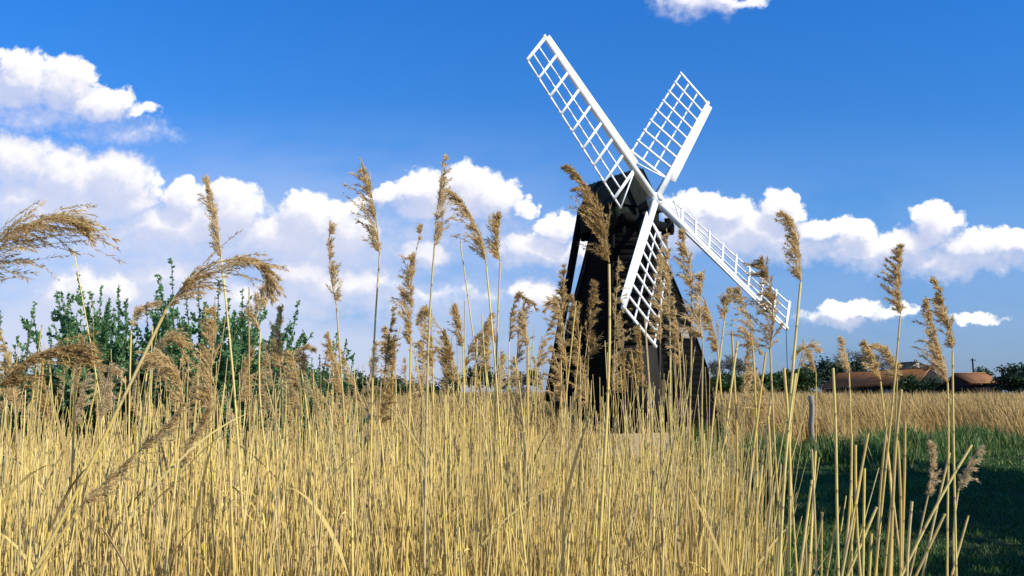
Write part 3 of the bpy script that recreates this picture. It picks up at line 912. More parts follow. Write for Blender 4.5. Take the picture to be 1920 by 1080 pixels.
def shoot_bush(name, label, px0, Y, tips, extra=0, ls=0.033, body=None, dens=1.0):
    """bush of upright leafy shoots; tips are where shoots end"""
    b_ = base_at(px0, Y)
    root = empty(name, b_); tag(root, label, 'bush')
    tb = MB(); cb = MB()
    alltips = [(px, py, 1.0) for px, py in tips]
    for _ in range(extra):
        px, py = random.choice(tips)
        alltips.append((px + random.gauss(0, 34), py + abs(random.gauss(70, 60)) + 15, 0.8))
    for px, py, sc in alltips:
        Yt = Y + random.uniform(-0.7, 0.7)
        tip = at(px, py, Yt) - b_
        st = np.array([RG.normal() * 0.16, RG.normal() * 0.16, 0.0])
        st[0] += tip[0] * 0.35
        bend = np.array([tip[0] * -0.12, 0, tip[2] * 0.10]) + RG.normal(size=3) * 0.05
        main = limb(st, tip, bend, 14)
        tb.tubes(main, np.linspace(0.014 * sc, 0.0025, 14)[None], 5)
        L = np.linalg.norm(tip - st)
        branches = [(main, 0.25, int(150 * dens))]
        for _ in range(int(9 * dens + 2)):
            t = random.uniform(0.28, 0.93)
            p_ = main[int(t * 13)]
            v = RG.normal(size=3); v[2] = abs(v[2]) + 0.7
            v /= np.linalg.norm(v)
            ll = random.uniform(0.10, 0.34) * (1.15 - t) * L * 0.6 + 0.06
            sub = limb(p_, p_ + v * ll, RG.normal(size=3) * 0.03 + np.array([v[0], v[1], -0.3]) * 0.05, 7)
            tb.tubes(sub, np.linspace(0.005, 0.0015, 7)[None], 3)
            branches.append((sub, 0.1, int(ll * 210 * dens) + 5))
        for (br, t0, nl) in branches:
            t = RG.uniform(t0, 1.0, nl) * (len(br) - 1)
            i0 = np.minimum(t.astype(int), len(br) - 2); fr = (t - i0)[:, None]
            pos = br[i0] * (1 - fr) + br[i0 + 1] * fr
            ax = br[i0 + 1] - br[i0]; ax /= np.linalg.norm(ax, axis=1, keepdims=True) + 1e-9
            D = ax * 0.75 + rdir(nl) * 0.95
            D /= np.linalg.norm(D, axis=1, keepdims=True)
            D = D * ls * RG.uniform(0.6, 1.25, (nl, 1))
            Wv = np.cross(D, rdir(nl)); Wv = Wv / (np.linalg.norm(Wv, axis=1, keepdims=True) + 1e-9) * ls * 0.40
            cb.diamonds(pos, D, Wv)
    tb.build('trunk', M_shoot, root)
    cb.build('crown', M_bush, root)
    return root


shoot_bush('bush', 'thin straggly green bush at the left edge under the drooping reed plume', 50, 9.5, [(2, 585), (28, 650), (66, 566), (74, 620), (98, 640), (48, 690), (-30, 600), (90, 690), (10, 680)], extra=26, dens=0.9)
shoot_bush('bush', 'upright dense green bush left of the large arched reed', 190, 9.2, [(143, 512), (130, 560), (168, 545), (190, 533), (222, 536), (236, 560), (205, 560), (240, 600), (150, 600), (180, 600)], extra=66, dens=1.25)
shoot_bush('bush', 'largest green bush, behind the arched reed plume, with one tall sprig', 400, 9.0, [(321, 483), (300, 520), (345, 528), (275, 570), (290, 560), (372, 545), (412, 528), (430, 560), (455, 540), (470, 555), (475, 590), (500, 545), (530, 570), (560, 566), (545, 600), (330, 580), (390, 570), (440, 600)], extra=100, dens=1.15)
shoot_bush('bush', 'small green bush behind the short upright plume, right of the largest bush', 530, 9.8, [(500, 640), (520, 655), (548, 640), (570, 655), (585, 670), (540, 690)], extra=26, dens=1.0)
shoot_bush('bush', 'smallest thin green bush behind the tall thin reed left of centre', 640, 10.2, [(618, 640), (632, 625), (650, 640), (662, 665), (600, 665)], extra=9, dens=0.7)

# ------------------------------------------------------------------ grass and sedge (uncountable)
mb = MB()
N = 90000
Y = RG.uniform(5.2, 21.5, N) ** 1.0
X = Y * RG.uniform(0.16, 0.66, N)
tuft = np.sin(X * 2.3 + np.sin(Y * 1.1) * 2) * np.cos(Y * 1.9 + X) * 0.5 + 0.5
hgt = (0.045 + 0.075 * tuft ** 2) * RG.uniform(0.5, 1.3, N) * (1 + 2.4 * np.clip((Y - 17.5) / 4, 0, 1))
z = gz(X, Y)
B0 = np.stack([X, Y, z - 0.01], 1)
an = RG.uniform(0, 6.283, N); ln_ = RG.uniform(0.1, 0.9, N) * hgt
D = np.stack([np.cos(an) * ln_, np.sin(an) * ln_, hgt], 1)
a2 = RG.uniform(0, 6.283, N); wv = 0.0035 + 0.00055 * Y
W_ = np.stack([np.cos(a2) * wv, np.sin(a2) * wv, np.zeros(N)], 1)
rn = np.clip(RG.normal(0.45, 0.22, N) + (tuft - .5) * 0.3, 0, 1)
V = np.stack([B0 - W_, B0 + W_, B0 + D], 1).reshape(-1, 3)
mb.add(V, t=np.arange(N * 3).reshape(N, 3), rnd=np.repeat(rn, 3))
tag(mb.build('grass', M_grass), 'short dark green grass on the shaded path', 'grass', kind='stuff')


def sedge(N, y0, y1, ulo, uhi, h0, h1, power, wmul):
    Y = y0 + (y1 - y0) * RG.random(N) ** power
    X = Y * RG.uniform(ulo, uhi, N)
    keep = (((X - 2.9) / 2.5) ** 2 + ((Y - 23.2) / 2.9) ** 2 > 1) & ~((X / Y > 0.12) & (X / Y < 0.215) & (Y < 24))
    edge = 19.2 + 1.3 * np.sin(X * 0.9) + 0.7 * np.sin(X * 2.7 + 1) + np.clip((X - 7) * 0.45, 0, 4)
    keep &= ~((np.abs(X - 5.93 * Y / 19.6) < 0.30) & (Y < 19.75))
    keep &= Y > edge + RG.normal(0, 0.8, N)
    keep0 = keep
    X, Y = X[keep], Y[keep]; n_ = len(X)
    h = RG.uniform(h0, h1, n_) * (0.93 + 0.10 * np.sin(X * 1.7 + 0.6 * Y) + 0.07 * np.sin(X * 5.1 - Y)) * np.clip(0.30 + (Y - edge[keep0]) / 3.2, 0.3, 1.0) * RG.uniform(0.7, 1.05, n_)
    an = RG.normal(2.9, 1.2, n_); bend = h * RG.uniform(0.05, 0.45, n_)
    B0 = np.stack([X, Y, gz(X, Y) - 0.02], 1)
    P1 = B0 + np.stack([np.cos(an) * bend * 0.3, np.sin(an) * bend * 0.3, h * 0.6], 1)
    P2 = B0 + np.stack([np.cos(an) * bend, np.sin(an) * bend, h], 1)
    wv = (0.0030 + 0.00021 * Y) * wmul * RG.uniform(0.6, 1.4, n_)
    a2 = RG.uniform(-0.9, 0.9, n_)
    Wd = np.stack([np.cos(a2), np.sin(a2), np.zeros(n_)], 1) * wv[:, None]
    return np.stack([B0, P1, P2], 1), np.stack([Wd, Wd * 0.9, Wd * 0.15], 1), X, Y


mb = MB()
for args in ((80000, 17.5, 24.5, -0.14, 0.66, 0.6, 1.12, 1.0, 1.0), (52000, 24, 45, -0.12, 0.66, 0.8, 1.15, 1.2, 1.1), (40000, 45, 118, -0.62, 0.66, 0.85, 1.2, 1.3, 1.5)):
    P, W_, X, Y = sedge(*args)
    pat = 0.5 + 0.3 * np.sin(X * 0.8 + np.sin(Y * 0.5) * 1.5) + 0.3 * np.sin(X * 0.23 + Y * 0.31)
    rn = np.clip(RG.normal(0.35, 0.2, len(X)) + (pat - 0.5) * 0.45, 0, 1)
    mb.strips(P, W_, rnd=rn)
tag(mb.build('sedge_field', M_sedge), 'dry tawny sedge and reed field behind the path', 'sedge', kind='stuff')

# green rushes fringing the sedge by the post
mb = MB()
N = 9000
X = RG.uniform(4.0, 12.5, N); Y = 18.2 + 1.1 * np.sin(X * 0.9) + 0.6 * np.sin(X * 2.7 + 1) + RG.normal(0, 0.6, N) + np.clip((X - 7) * 0.45, 0, 4)
h = RG.uniform(0.16, 0.50, N) * (0.6 + 0.5 * np.sin(X * 3.1) ** 2)
an = RG.uniform(0, 6.28, N)
B0 = np.stack([X, Y, gz(X, Y) - 0.02], 1)
P2 = B0 + np.stack([np.cos(an) * h * 0.35, np.sin(an) * h * 0.35, h], 1)
P1 = B0 * 0.45 + P2 * 0.55 + np.array([0, 0, 0.03])
a2 = RG.uniform(-0.9, 0.9, N); Wd = np.stack([np.cos(a2), np.sin(a2), np.zeros(N)], 1) * 0.009
mb.strips(np.stack([B0, P1, P2], 1), np.stack([Wd, Wd * 0.8, Wd * 0.1], 1), rnd=np.clip(RG.normal(0.55, 0.25, N), 0, 1))
tag(mb.build('rush_fringe_grass', M_grass), 'taller green rushes fringing the dry sedge', 'rushes', kind='stuff')

# ------------------------------------------------------------------ reeds
def resample(P, n_):
    P = np.asarray(P, float)
    s_ = np.concatenate([[0], np.cumsum(np.linalg.norm(np.diff(P, axis=0), axis=1))])
    # smooth by a Catmull-like cubic through cumulative length
    t = np.linspace(0, s_[-1], n_)
    out = np.stack([np.interp(t, s_, P[:, k]) for k in range(3)], 1)
    for _ in range(max(1, n_ // 8)):
        out[1:-1] = out[1:-1] * 0.5 + (out[:-2] + out[2:]) * 0.25
    return out


def plume_mesh(mb, path, width, bias, nb=46, ns=22, droop=0.5, sp=1.0, open_=0.5):
    """feathery seed head along a path: whorls of thin branches hung with spikelets"""
    K_ = 24
    nb = int(nb * 1.05); ns = int(ns * 0.85)
    C = resample(path, K_)
    L = np.linalg.norm(np.diff(C, axis=0), axis=1).sum()
    mb.tubes(C[None], np.linspace(0.0017, 0.0004, K_)[None] * sp, 4, rnd=np.array([0.6]))
    # the pointed tip: a few spikelets pressed to the axis
    nt_ = 40
    tt = RG.uniform(0.80, 1.0, nt_); it = np.minimum((tt * (K_ - 1)).astype(int), K_ - 2)
    At = C[it + 1] - C[it]; At /= np.linalg.norm(At, axis=1, keepdims=True)
    Dt = (At + rdir(nt_) * 0.22) * 0.011 * sp
    Wt = np.cross(Dt, rdir(nt_)); Wt = Wt / np.linalg.norm(Wt, axis=1, keepdims=True) * 0.0008 * sp
    mb.diamonds(C[it], Dt, Wt, rnd=RG.uniform(0.2, 0.8, nt_))
    bias = np.asarray(bias, float)
    t = np.sort(RG.random(nb) ** 1.15) * 0.97
    idx = np.minimum((t * (K_ - 1)).astype(int), K_ - 2); fr = (t * (K_ - 1) - idx)[:, None]
    B0 = C[idx] * (1 - fr) + C[idx + 1] * fr
    A = C[idx + 1] - C[idx]; A /= np.linalg.norm(A, axis=1, keepdims=True)
    rv = RG.normal(size=(nb, 3)); rv -= A * (rv * A).sum(1, keepdims=True); rv /= np.linalg.norm(rv, axis=1, keepdims=True)
    env = np.interp(t, [0, 0.12, 0.35, 0.62, 0.86, 1.0], [0.5, 1.0, 0.95, 0.66, 0.30, 0.10])
    bl = width * env * RG.choice([0.6, 0.9, 1.2, 1.7], nb) * RG.uniform(0.8, 1.2, nb) * 1.4
    bl = np.minimum(bl, L * (1.02 - t) * 0.9 + width * 0.3)
    d0 = A * 1.15 + rv * open_ * RG.uniform(0.5, 1.5, (nb, 1)) + bias * 0.42
    d0 /= np.linalg.norm(d0, axis=1, keepdims=True)
    m = 6
    s_ = np.linspace(0, 1, m)[None, :, None]
    pull = (np.array([0, 0, -1.0]) * droop + bias * 0.5)
    BP = B0[:, None] + d0[:, None] * bl[:, None, None] * s_ + pull[None, None] * bl[:, None, None] * 0.34 * s_ ** 2 + RG.normal(size=(nb, 1, 3)) * bl[:, None, None] * 0.13 * s_ ** 2
    Wb = np.cross(np.gradient(BP, axis=1), RG.normal(size=(nb, 1, 3)))
    Wb = Wb / (np.linalg.norm(Wb, axis=2, keepdims=True) + 1e-9) * 0.0005 * sp
    mb.strips(BP, Wb, rnd=RG.uniform(0.3, 0.8, nb))
    # spikelets
    ns = int(ns * 1.7)
    n_ = nb * ns
    bi = np.repeat(np.arange(nb), ns)
    u = RG.random(n_) ** 0.8 * 0.92 + 0.08
    ii = np.minimum((u * (m - 1)).astype(int), m - 2); ff = (u * (m - 1) - ii)[:, None]
    pos = BP[bi, ii] * (1 - ff) + BP[bi, ii + 1] * ff
    ax = BP[bi, ii + 1] - BP[bi, ii]; ax /= np.linalg.norm(ax, axis=1, keepdims=True) + 1e-9
    D = ax * 0.9 + rdir(n_) * 0.55 + np.array([0, 0, -0.12])
    D /= np.linalg.norm(D, axis=1, keepdims=True)
    D = D * (0.0100 * sp * RG.uniform(0.5, 1.4, (n_, 1)))
    Wv = np.cross(D, rdir(n_)); Wv = Wv / (np.linalg.norm(Wv, axis=1, keepdims=True) + 1e-9) * 0.00085 * sp * RG.uniform(0.7, 1.3, (n_, 1))
    mb.diamonds(pos, D, Wv, rnd=np.clip(RG.normal(0.5, 0.25, n_), 0, 1), mid=0.4)
    # silky hairs standing off the spikelets
    hs = slice(0, n_, 4); nh_ = len(pos[hs])
    Dh = ax[hs] * 0.5 + rdir(nh_) * 0.9
    Dh = Dh / np.linalg.norm(Dh, axis=1, keepdims=True) * 0.011 * sp
    Wh = np.cross(Dh, rdir(nh_)); Wh = Wh / (np.linalg.norm(Wh, axis=1, keepdims=True) + 1e-9) * 0.00035 * sp
    mb.diamonds(pos[hs], Dh, Wh, rnd=RG.uniform(0.6, 0.8, nh_))


def leaf_mesh(mb, p, az, length, up, width=0.0038, rnd=None, k=7):
    """one dry blade from p"""
    t = np.linspace(0, 1, k)[:, None]
    d = np.array([math.cos(az), math.sin(az), 0])
    P = p + d * (length * math.cos(up)) * t + np.array([0, 0, 1.0]) * (length * (math.sin(up) * t - 0.55 * t ** 2 * RG.uniform(0.3, 1.3)))
    side = np.cross(d, [0, 0, 1.0]) * 1.0 + RG.normal(size=3) * 0.5
    tw = RG.uniform(-1.2, 1.2)
    wv = np.stack([side * math.cos(tw * x) + np.array([0, 0, 1.0]) * math.sin(tw * x) for x in np.linspace(0, 1, k)])
    wv = wv / np.linalg.norm(wv, axis=1, keepdims=True) * (width * np.interp(np.linspace(0, 1, k), [0, .2, .6, 1], [.5, 1, .8, .06]))[:, None]
    mb.strips(P[None], wv[None], rnd=np.array([RG.random() if rnd is None else rnd]))


def px_path(pts, d, dz=0.0):
    """a stem surveyed in the photo, standing at distance d (leaning dz metres in depth towards its top)"""
    n_ = len(pts)
    return np.array([at(x, y, d + dz * k / max(1, n_ - 1)) for k, (x, y) in enumerate(pts)])


def reed(label, d, stem, plume=None, width=None, bias=-1, group=None, r=0.0037, nb=46, ns=22, droop=0.5, mat=None, leaves=0, open_=0.5, dz=0.0, sp=None, name='reed', cat='reed', topr=None):
    S = px_path(stem, d)
    # continue the cane to the ground
    dv = S[0] - S[1]; dv /= np.linalg.norm(dv)
    if dv[2] > -0.5:
        dv = np.array([dv[0] * 0.5, 0, -0.8]); dv /= np.linalg.norm(dv)
    g0 = float(gz(S[0][0], d))
    if S[0][2] > g0:
        foot = S[0] + dv * ((S[0][2] - g0 + 0.03) / -dv[2])
        S = np.concatenate([[foot], S])
    root = empty(name, S[0]); tag(root, label, cat, group)
    O = S[0].copy()
    full = S
    if plume is not None:
        PP = px_path(plume, d, dz)
        full = np.concatenate([S, PP[:1]]) if np.linalg.norm(PP[0] - S[-1]) > 0.004 else S
    Cn = resample(full, 26)
    mb = MB()
    mb.tubes(Cn[None], np.linspace(r, (topr or (r * 0.5 if plume is not None else r * 0.75)), 26)[None], 7)
    mb.build('stem', M_stem, root, True, loc=O)
    if plume is not None:
        mb = MB()
        wm = width / F * d * 0.5
        plume_mesh(mb, PP, wm, np.array([bias * 0.8, 0.25, 0]), nb, ns, droop, sp or min(1.25, max(0.7, d / 2.2)), open_)
        mb.build('plume', mat or M_plume, root, loc=O)
    for _ in range(leaves):
        mb = MB()
        p = Cn[random.randint(8, 20)]
        leaf_mesh(mb, p, random.choice([random.gauss(0.1, 0.5), random.gauss(3.0, 0.5)]), random.uniform(0.14, 0.28), random.uniform(0.85, 1.3), width=0.0024)
        mb.build('leaf', M_leaf, root, loc=O)
    return root


D_, P_ = M_plume_dark, M_plume_pale
reed('largest drooping reed plume, hanging in from the left edge against the sky', 1.35, [(-190, 1000), (-150, 760), (-100, 580)], [(-110, 585), (-60, 500), (-10, 458), (30, 430), (70, 411), (110, 405), (138, 412), (155, 432)], 205, 1, nb=84, ns=34, droop=0.95, mat=M_plume, open_=0.45, r=0.005, sp=0.9)
reed('dark shadowy drooping plume low at the left edge', 1.3, [(-120, 1000), (-70, 830), (-5, 730)], [(-5, 730), (40, 680), (90, 655), (135, 652), (165, 672)], 95, 1, nb=60, ns=30, droop=0.8, mat=D_, r=0.005, sp=0.9)
reed('great arched reed whose heavy plume bows over to the right', 1.45, [(60, 1080), (110, 985), (170, 880), (250, 705), (312, 580)], [(312, 580), (340, 540), (375, 507), (420, 487), (462, 482), (492, 500), (505, 530), (500, 560)], 100, 1, nb=68, ns=36, droop=0.75, open_=0.42, r=0.0044, sp=0.85)
reed('tall straight reed with a narrow pale plume rising above the arched one', 2.0, [(455, 960), (441, 740), (428, 600), (415, 500)], [(415, 485), (409, 430), (398, 370), (387, 328)], 34, -1, nb=60, ns=26, mat=P_, droop=0.1, open_=0.3)
reed('short ragged plume hanging below the arched reed tip', 2.1, [(505, 900), (480, 720), (488, 620)], [(488, 620), (478, 600), (492, 560), (502, 535)], 34, -1, nb=30, ns=20, droop=0.5)
reed('thin reed with a small tufted plume left of centre', 2.3, [(652, 900), (642, 720), (631, 575)], [(631, 572), (620, 520), (617, 460), (619, 415)], 30, 1, nb=44, ns=22, mat=P_, droop=0.2, open_=0.42)
reed('tall reed with a forked brown plume leaning left against the blue', 2.15, [(690, 1080), (697, 780), (700, 640), (712, 478)], [(712, 478), (708, 430), (700, 385), (690, 335), (675, 295)], 58, -1, nb=60, ns=26, droop=0.15, open_=0.42, leaves=1)
reed('tallest pale reed before the central cloud, thick straw stem', 1.9, [(795, 1080), (800, 780), (803, 600), (815, 460)], [(815, 462), (817, 420), (823, 370), (828, 325), (834, 291)], 40, 1, nb=52, ns=24, mat=P_, droop=0.2, open_=0.4, leaves=2)
reed('reed with a long ragged twisted plume left of the tallest pale reed', 2.1, [(762, 1060), (768, 760), (770, 650)], [(770, 650), (768, 590), (772, 530), (780, 470), (792, 422)], 44, -1, nb=70, ns=26, droop=0.45, leaves=1)
reed('reed with a grey brown plume tilting left, right of the central cloud', 2.25, [(945, 980), (932, 720), (918, 560), (912, 500)], [(912, 498), (905, 455), (885, 405), (862, 372), (838, 354)], 52, -1, nb=60, ns=26, droop=0.3, open_=0.42, leaves=1)
reed('reed with a compact upright plume right beside the left tilting one', 2.35, [(928, 980), (928, 720), (935, 560), (938, 492)], [(938, 490), (932, 460), (934, 430), (938, 402)], 38, -1, nb=44, ns=24, droop=0.35, open_=0.45)
reed('heavy dark plume leaning left in front of the mill cap', 1.8, [(1128, 960), (1142, 720), (1145, 560), (1142, 495)], [(1142, 492), (1134, 440), (1118, 390), (1100, 350), (1082, 325), (1062, 309)], 72, -1, nb=76, ns=36, droop=0.35, mat=D_, open_=0.5, r=0.0046)
reed('reed with a narrow brown plume just right of the sail hub, under the edge-on sail', 2.2, [(1285, 980), (1296, 720), (1297, 545)], [(1297, 542), (1294, 500), (1284, 465), (1280, 436)], 32, -1, nb=50, ns=24, droop=0.35)
reed('reed with a broad pointed plume right of the tower', 2.2, [(1312, 980), (1316, 760), (1318, 640)], [(1318, 640), (1312, 600), (1313, 560), (1320, 508)], 46, -1, nb=60, ns=24, droop=0.7, mat=P_)
reed('reed with a drooping plume twinned with the broad pointed one', 2.25, [(1352, 980), (1356, 760), (1346, 660)], [(1346, 660), (1340, 625), (1330, 590), (1320, 560)], 34, -1, nb=44, ns=22, droop=0.8)
reed('reed with a short neat plume before the pale gap right of the tower', 2.3, [(1318, 980), (1342, 730), (1358, 602)], [(1358, 602), (1361, 580), (1367, 560), (1372, 543)], 20, -1, nb=30, ns=20, droop=0.3, leaves=1)
reed('reed with a large tangled plume across the tip of the edge-on sail', 1.9, [(1462, 1000), (1450, 800), (1444, 660)], [(1444, 655), (1450, 600), (1447, 550), (1437, 505), (1424, 482)], 78, -1, nb=74, ns=26, droop=0.75, mat=D_, open_=0.7)
reed('reed with a loose hanging plume left of the tangled one', 2.05, [(1418, 980), (1420, 790), (1412, 660)], [(1412, 656), (1406, 610), (1396, 570), (1382, 540)], 50, -1, nb=48, ns=22, droop=0.9, open_=0.6)
reed('tall reed with a curled tip plume above the sail end', 1.95, [(1470, 900), (1482, 740), (1490, 650), (1501, 530)], [(1502, 528), (1499, 480), (1494, 440), (1484, 412), (1464, 398)], 46, -1, nb=64, ns=26, droop=0.35, r=0.005, leaves=1)
reed('thin reed whose sparse plume arches right of the tall curled one', 2.3, [(1488, 980), (1476, 800), (1498, 690)], [(1498, 690), (1505, 660), (1518, 645), (1535, 655)], 28, 1, nb=22, ns=14, droop=0.6, mat=P_)
reed('lone tall reed with a dense upright plume over the barn', 2.05, [(1643, 1060), (1662, 860), (1676, 740), (1688, 592)], [(1689, 590), (1684, 550), (1686, 505), (1691, 461)], 38, -1, nb=64, ns=28, droop=0.35, mat=M_plume)
reed('rightmost tall reed, plume tip above its neighbour, over the small shed', 2.05, [(1793, 1080), (1791, 960), (1787, 800), (1786, 658)], [(1786, 655), (1782, 620), (1770, 570), (1752, 522)], 34, -1, nb=54, ns=26, droop=0.3)
reed('reed with a feathery plume leaning left beside the rightmost tall reed', 2.1, [(1776, 1080), (1776, 955), (1780, 830), (1777, 722)], [(1777, 718), (1768, 680), (1754, 630), (1738, 563)], 50, -1, nb=64, ns=26, droop=0.4, mat=M_plume)
reed('reed with a small thin plume before the left end of the barn', 2.5, [(1597, 1000), (1597, 812), (1592, 700)], [(1592, 700), (1588, 670), (1578, 634)], 20, -1, nb=30, ns=18, droop=0.3, mat=P_)
reed('reed with a leaning plume over the middle of the barn roof', 2.3, [(1676, 945), (1664, 840), (1651, 715)], [(1651, 712), (1645, 690), (1636, 665), (1622, 643)], 32, -1, nb=44, ns=22, droop=0.3)
reed('reed with an arched golden plume over the barn ridge', 2.35, [(1675, 945), (1678, 800), (1682, 720)], [(1682, 716), (1678, 680), (1664, 655), (1645, 645), (1632, 652)], 36, -1, nb=44, ns=22, droop=0.8)
reed('low reed with a pale narrow plume against the dark grass', 2.2, [(1706, 1080), (1728, 985), (1740, 930)], [(1740, 932), (1746, 895), (1749, 860), (1744, 830)], 16, 1, nb=44, ns=22, droop=0.2, mat=P_)
reed('low crooked reed with a sparse plume, farthest right against the dark grass', 2.25, [(1790, 1080), (1782, 990), (1797, 920)], [(1797, 920), (1806, 895), (1818, 868), (1842, 838)], 22, 1, nb=34, ns=18, droop=0.6, mat=P_)
reed('leaning reed plume crossing the lower left reed bed', 1.6, [(70, 1075), (105, 1010), (150, 950)], [(150, 950), (205, 895), (262, 845), (310, 800), (345, 755)], 50, 1, nb=56, ns=28, droop=0.35, r=0.0048, mat=M_plume)
reed('small slanting plume low in the left reed bed', 1.9, [(330, 1060), (336, 920), (340, 870)], [(340, 870), (352, 835), (370, 800), (390, 765)], 34, 1, nb=40, ns=22, droop=0.2)
reed('fat brown plume standing below the arched reed', 2.0, [(400, 1040), (396, 880), (395, 775)], [(395, 775), (396, 700), (400, 640), (402, 580), (404, 555)], 56, -1, nb=84, ns=30, droop=0.5, mat=M_plume)
reed('short upright tan plume right of the largest bush', 2.3, [(540, 1000), (529, 820), (526, 700)], [(526, 695), (522, 660), (525, 620), (527, 577)], 26, -1, nb=50, ns=22, droop=0.3)
reed('bowed rusty plume in the tangle under the great arched reed', 1.9, [(352, 1000), (350, 850), (345, 760)], [(345, 760), (338, 710), (318, 675), (290, 662), (265, 680)], 64, -1, nb=64, ns=26, droop=0.8, mat=M_plume)
reed('rusty drooping plume under the bent stem of the arched reed', 2.1, [(250, 1000), (262, 830), (275, 700)], [(275, 700), (292, 650), (315, 625), (338, 640), (345, 675)], 44, 1, nb=48, ns=22, droop=0.7)
reed('small curled reed tip left of the arched reed stem', 2.4, [(240, 1000), (242, 760), (246, 620)], [(246, 620), (252, 590), (270, 572), (300, 566)], 26, 1, nb=30, ns=18, droop=0.7, mat=P_)
reed('brown drooping plume at the far left edge below the dark one', 1.8, [(38, 1060), (34, 860), (28, 760)], [(28, 760), (22, 700), (12, 650), (-6, 612)], 40, -1, nb=50, ns=24, droop=0.7)
reed('little hooked plume right of the small bush', 2.5, [(590, 1000), (584, 820), (566, 700)], [(566, 700), (558, 668), (568, 650), (590, 655)], 26, 1, nb=34, ns=18, droop=0.8)
reed('leaning rusty plume at the foot of the thin tufted reed', 2.4, [(648, 1000), (646, 830), (642, 740)], [(642, 740), (636, 700), (622, 660), (615, 625)], 32, -1, nb=46, ns=22, droop=0.5)

# medium reeds of the two clumps beside the mill
med = [(690, 790, 700, 640, 24), (716, 800, 738, 575, 34), (742, 700, 725, 615, 30), (735, 760, 740, 640, 34), (792, 750, 800, 570, 30), (812, 690, 806, 575, 26),
       (858, 700, 806, 585, 40), (850, 720, 835, 620, 28), (868, 650, 855, 575, 24), (893, 690, 922, 585, 34), (872, 690, 905, 615, 28), (913, 700, 918, 600, 26),
       (968, 690, 984, 560, 30), (955, 640, 968, 548, 20), (990, 650, 980, 585, 22), (1008, 690, 1040, 590, 26), (1052, 640, 1058, 500, 28), (1062, 690, 1046, 560, 30),
       (1088, 690, 1078, 560, 40), (1102, 700, 1112, 525, 42), (1150, 740, 1160, 480, 48), (1172, 740, 1165, 600, 40), 
       (1205, 730, 1198, 610, 40), (1238, 640, 1240, 470, 30), (1256, 600, 1250, 430, 34), (1275, 690, 1262, 560, 28),
       (1100, 760, 1080, 640, 36), (1060, 760, 1035, 650, 34), (930, 760, 940, 660, 30), (980, 760, 965, 670, 28), (840, 760, 830, 650, 28),
       (1395, 760, 1404, 640, 26), (1440, 800, 1420, 700, 44), (1530, 700, 1512, 650, 18), (560, 760, 548, 660, 24), (450, 760, 470, 650, 30), (190, 790, 205, 690, 34), (90, 790, 78, 680, 38), (140, 800, 165, 700, 34)]
for k, (bx, by, tx, ty, wd) in enumerate(med):
    d = 2.3 + 1.5 * random.random()
    if bx < 680: lb, gr = 'tawny plumed reed in the tangle before the left bushes', 'plumed reeds before the left bushes'
    elif bx < 1020: lb, gr = 'tawny plumed reed in the clump left of the mill', 'plumed reeds in the clump left of the mill'
    elif bx < 1300: lb, gr = 'tawny plumed reed standing against the dark tower', 'plumed reeds against the mill tower'
    else: lb, gr = 'tawny plumed reed right of the tower, below the sail end', 'plumed reeds right of the tower'
    bs = 1 if tx > bx + 8 else -1
    arch = random.random() < 0.35
    mx, my = bx + (tx - bx) * 0.35, by + (ty - by) * 0.55
    pl = [(bx, by), (mx, my), (tx, ty)]
    if arch: pl += [(tx + bs * 14, ty + 6), (tx + bs * 24, ty + 24)]
    reed(lb, d, [(bx - (tx - bx) * 0.25 + random.gauss(0, 8), 1020), (bx - (tx - bx) * 0.08, by + 90), (bx, by + 4)], pl, wd, bs, gr, r=0.0034,
         nb=48, ns=20, droop=random.uniform(0.3, 0.9), mat=random.choice([M_plume, M_plume, P_, D_]) if bx < 1060 or bx > 1300 else random.choice([M_plume, D_, M_plume]))

# bare canes before the dark grass
bare = [[(1643, 1080), (1647, 945), (1662, 800)], [(1670, 1080), (1676, 945), (1663, 839)], [(1667, 1080), (1675, 945), (1678, 800), (1690, 730)], [(1688, 1080), (1691, 930), (1683, 826)],
        [(1691, 1060), (1693, 960), (1698, 865), (1697, 790)], [(1590, 1080), (1603, 955), (1628, 812)], [(1618, 1080), (1621, 878)], [(1613, 1080), (1603, 945), (1604, 834)],
        [(1730, 1080), (1755, 955), (1781, 849)], [(1691, 1078), (1761, 932), (1822, 834)], [(1784, 1080), (1816, 966)], [(1600, 1054), (1644, 950)], [(1658, 1080), (1664, 1010), (1672, 935)],
        [(1717, 1080), (1772, 963)], [(1531, 1080), (1528, 960), (1522, 842)], [(1518, 1050), (1525, 930), (1530, 830)], [(1572, 1080), (1568, 911), (1568, 720), (1562, 690)],
        [(1540, 1080), (1541, 960)], [(1512, 1075), (1510, 990)], [(1586, 1038), (1628, 812)], [(1579, 1080), (1597, 946), (1597, 812)], [(1480, 1016), (1484, 840), (1470, 690)],
        [(1462, 1060), (1475, 800), (1492, 700)], [(1430, 1080), (1450, 900), (1440, 780)], [(1500, 1070), (1515, 960), (1522, 900)], [(1550, 1080), (1562, 1000), (1574, 950)], [(1630, 1080), (1632, 1040), (1634, 1000)],
        [(1700, 1080), (1702, 1000), (1710, 940)], [(1390, 1060), (1410, 860), (1436, 660)], [(1372, 1060), (1385, 860), (1372, 620)], [(1345, 1060), (1360, 800), (1383, 640)], [(1408, 1080), (1425, 900), (1446, 742)]]
for k, pts in enumerate(bare):
    d = 1.75 + 0.7 * random.random()
    reed('bare straw-yellow reed cane standing before the dark grass at right', d, pts, group='bare canes before the dark grass', r=random.uniform(0.0029, 0.0038), leaves=1 if k % 5 == 0 else 0)

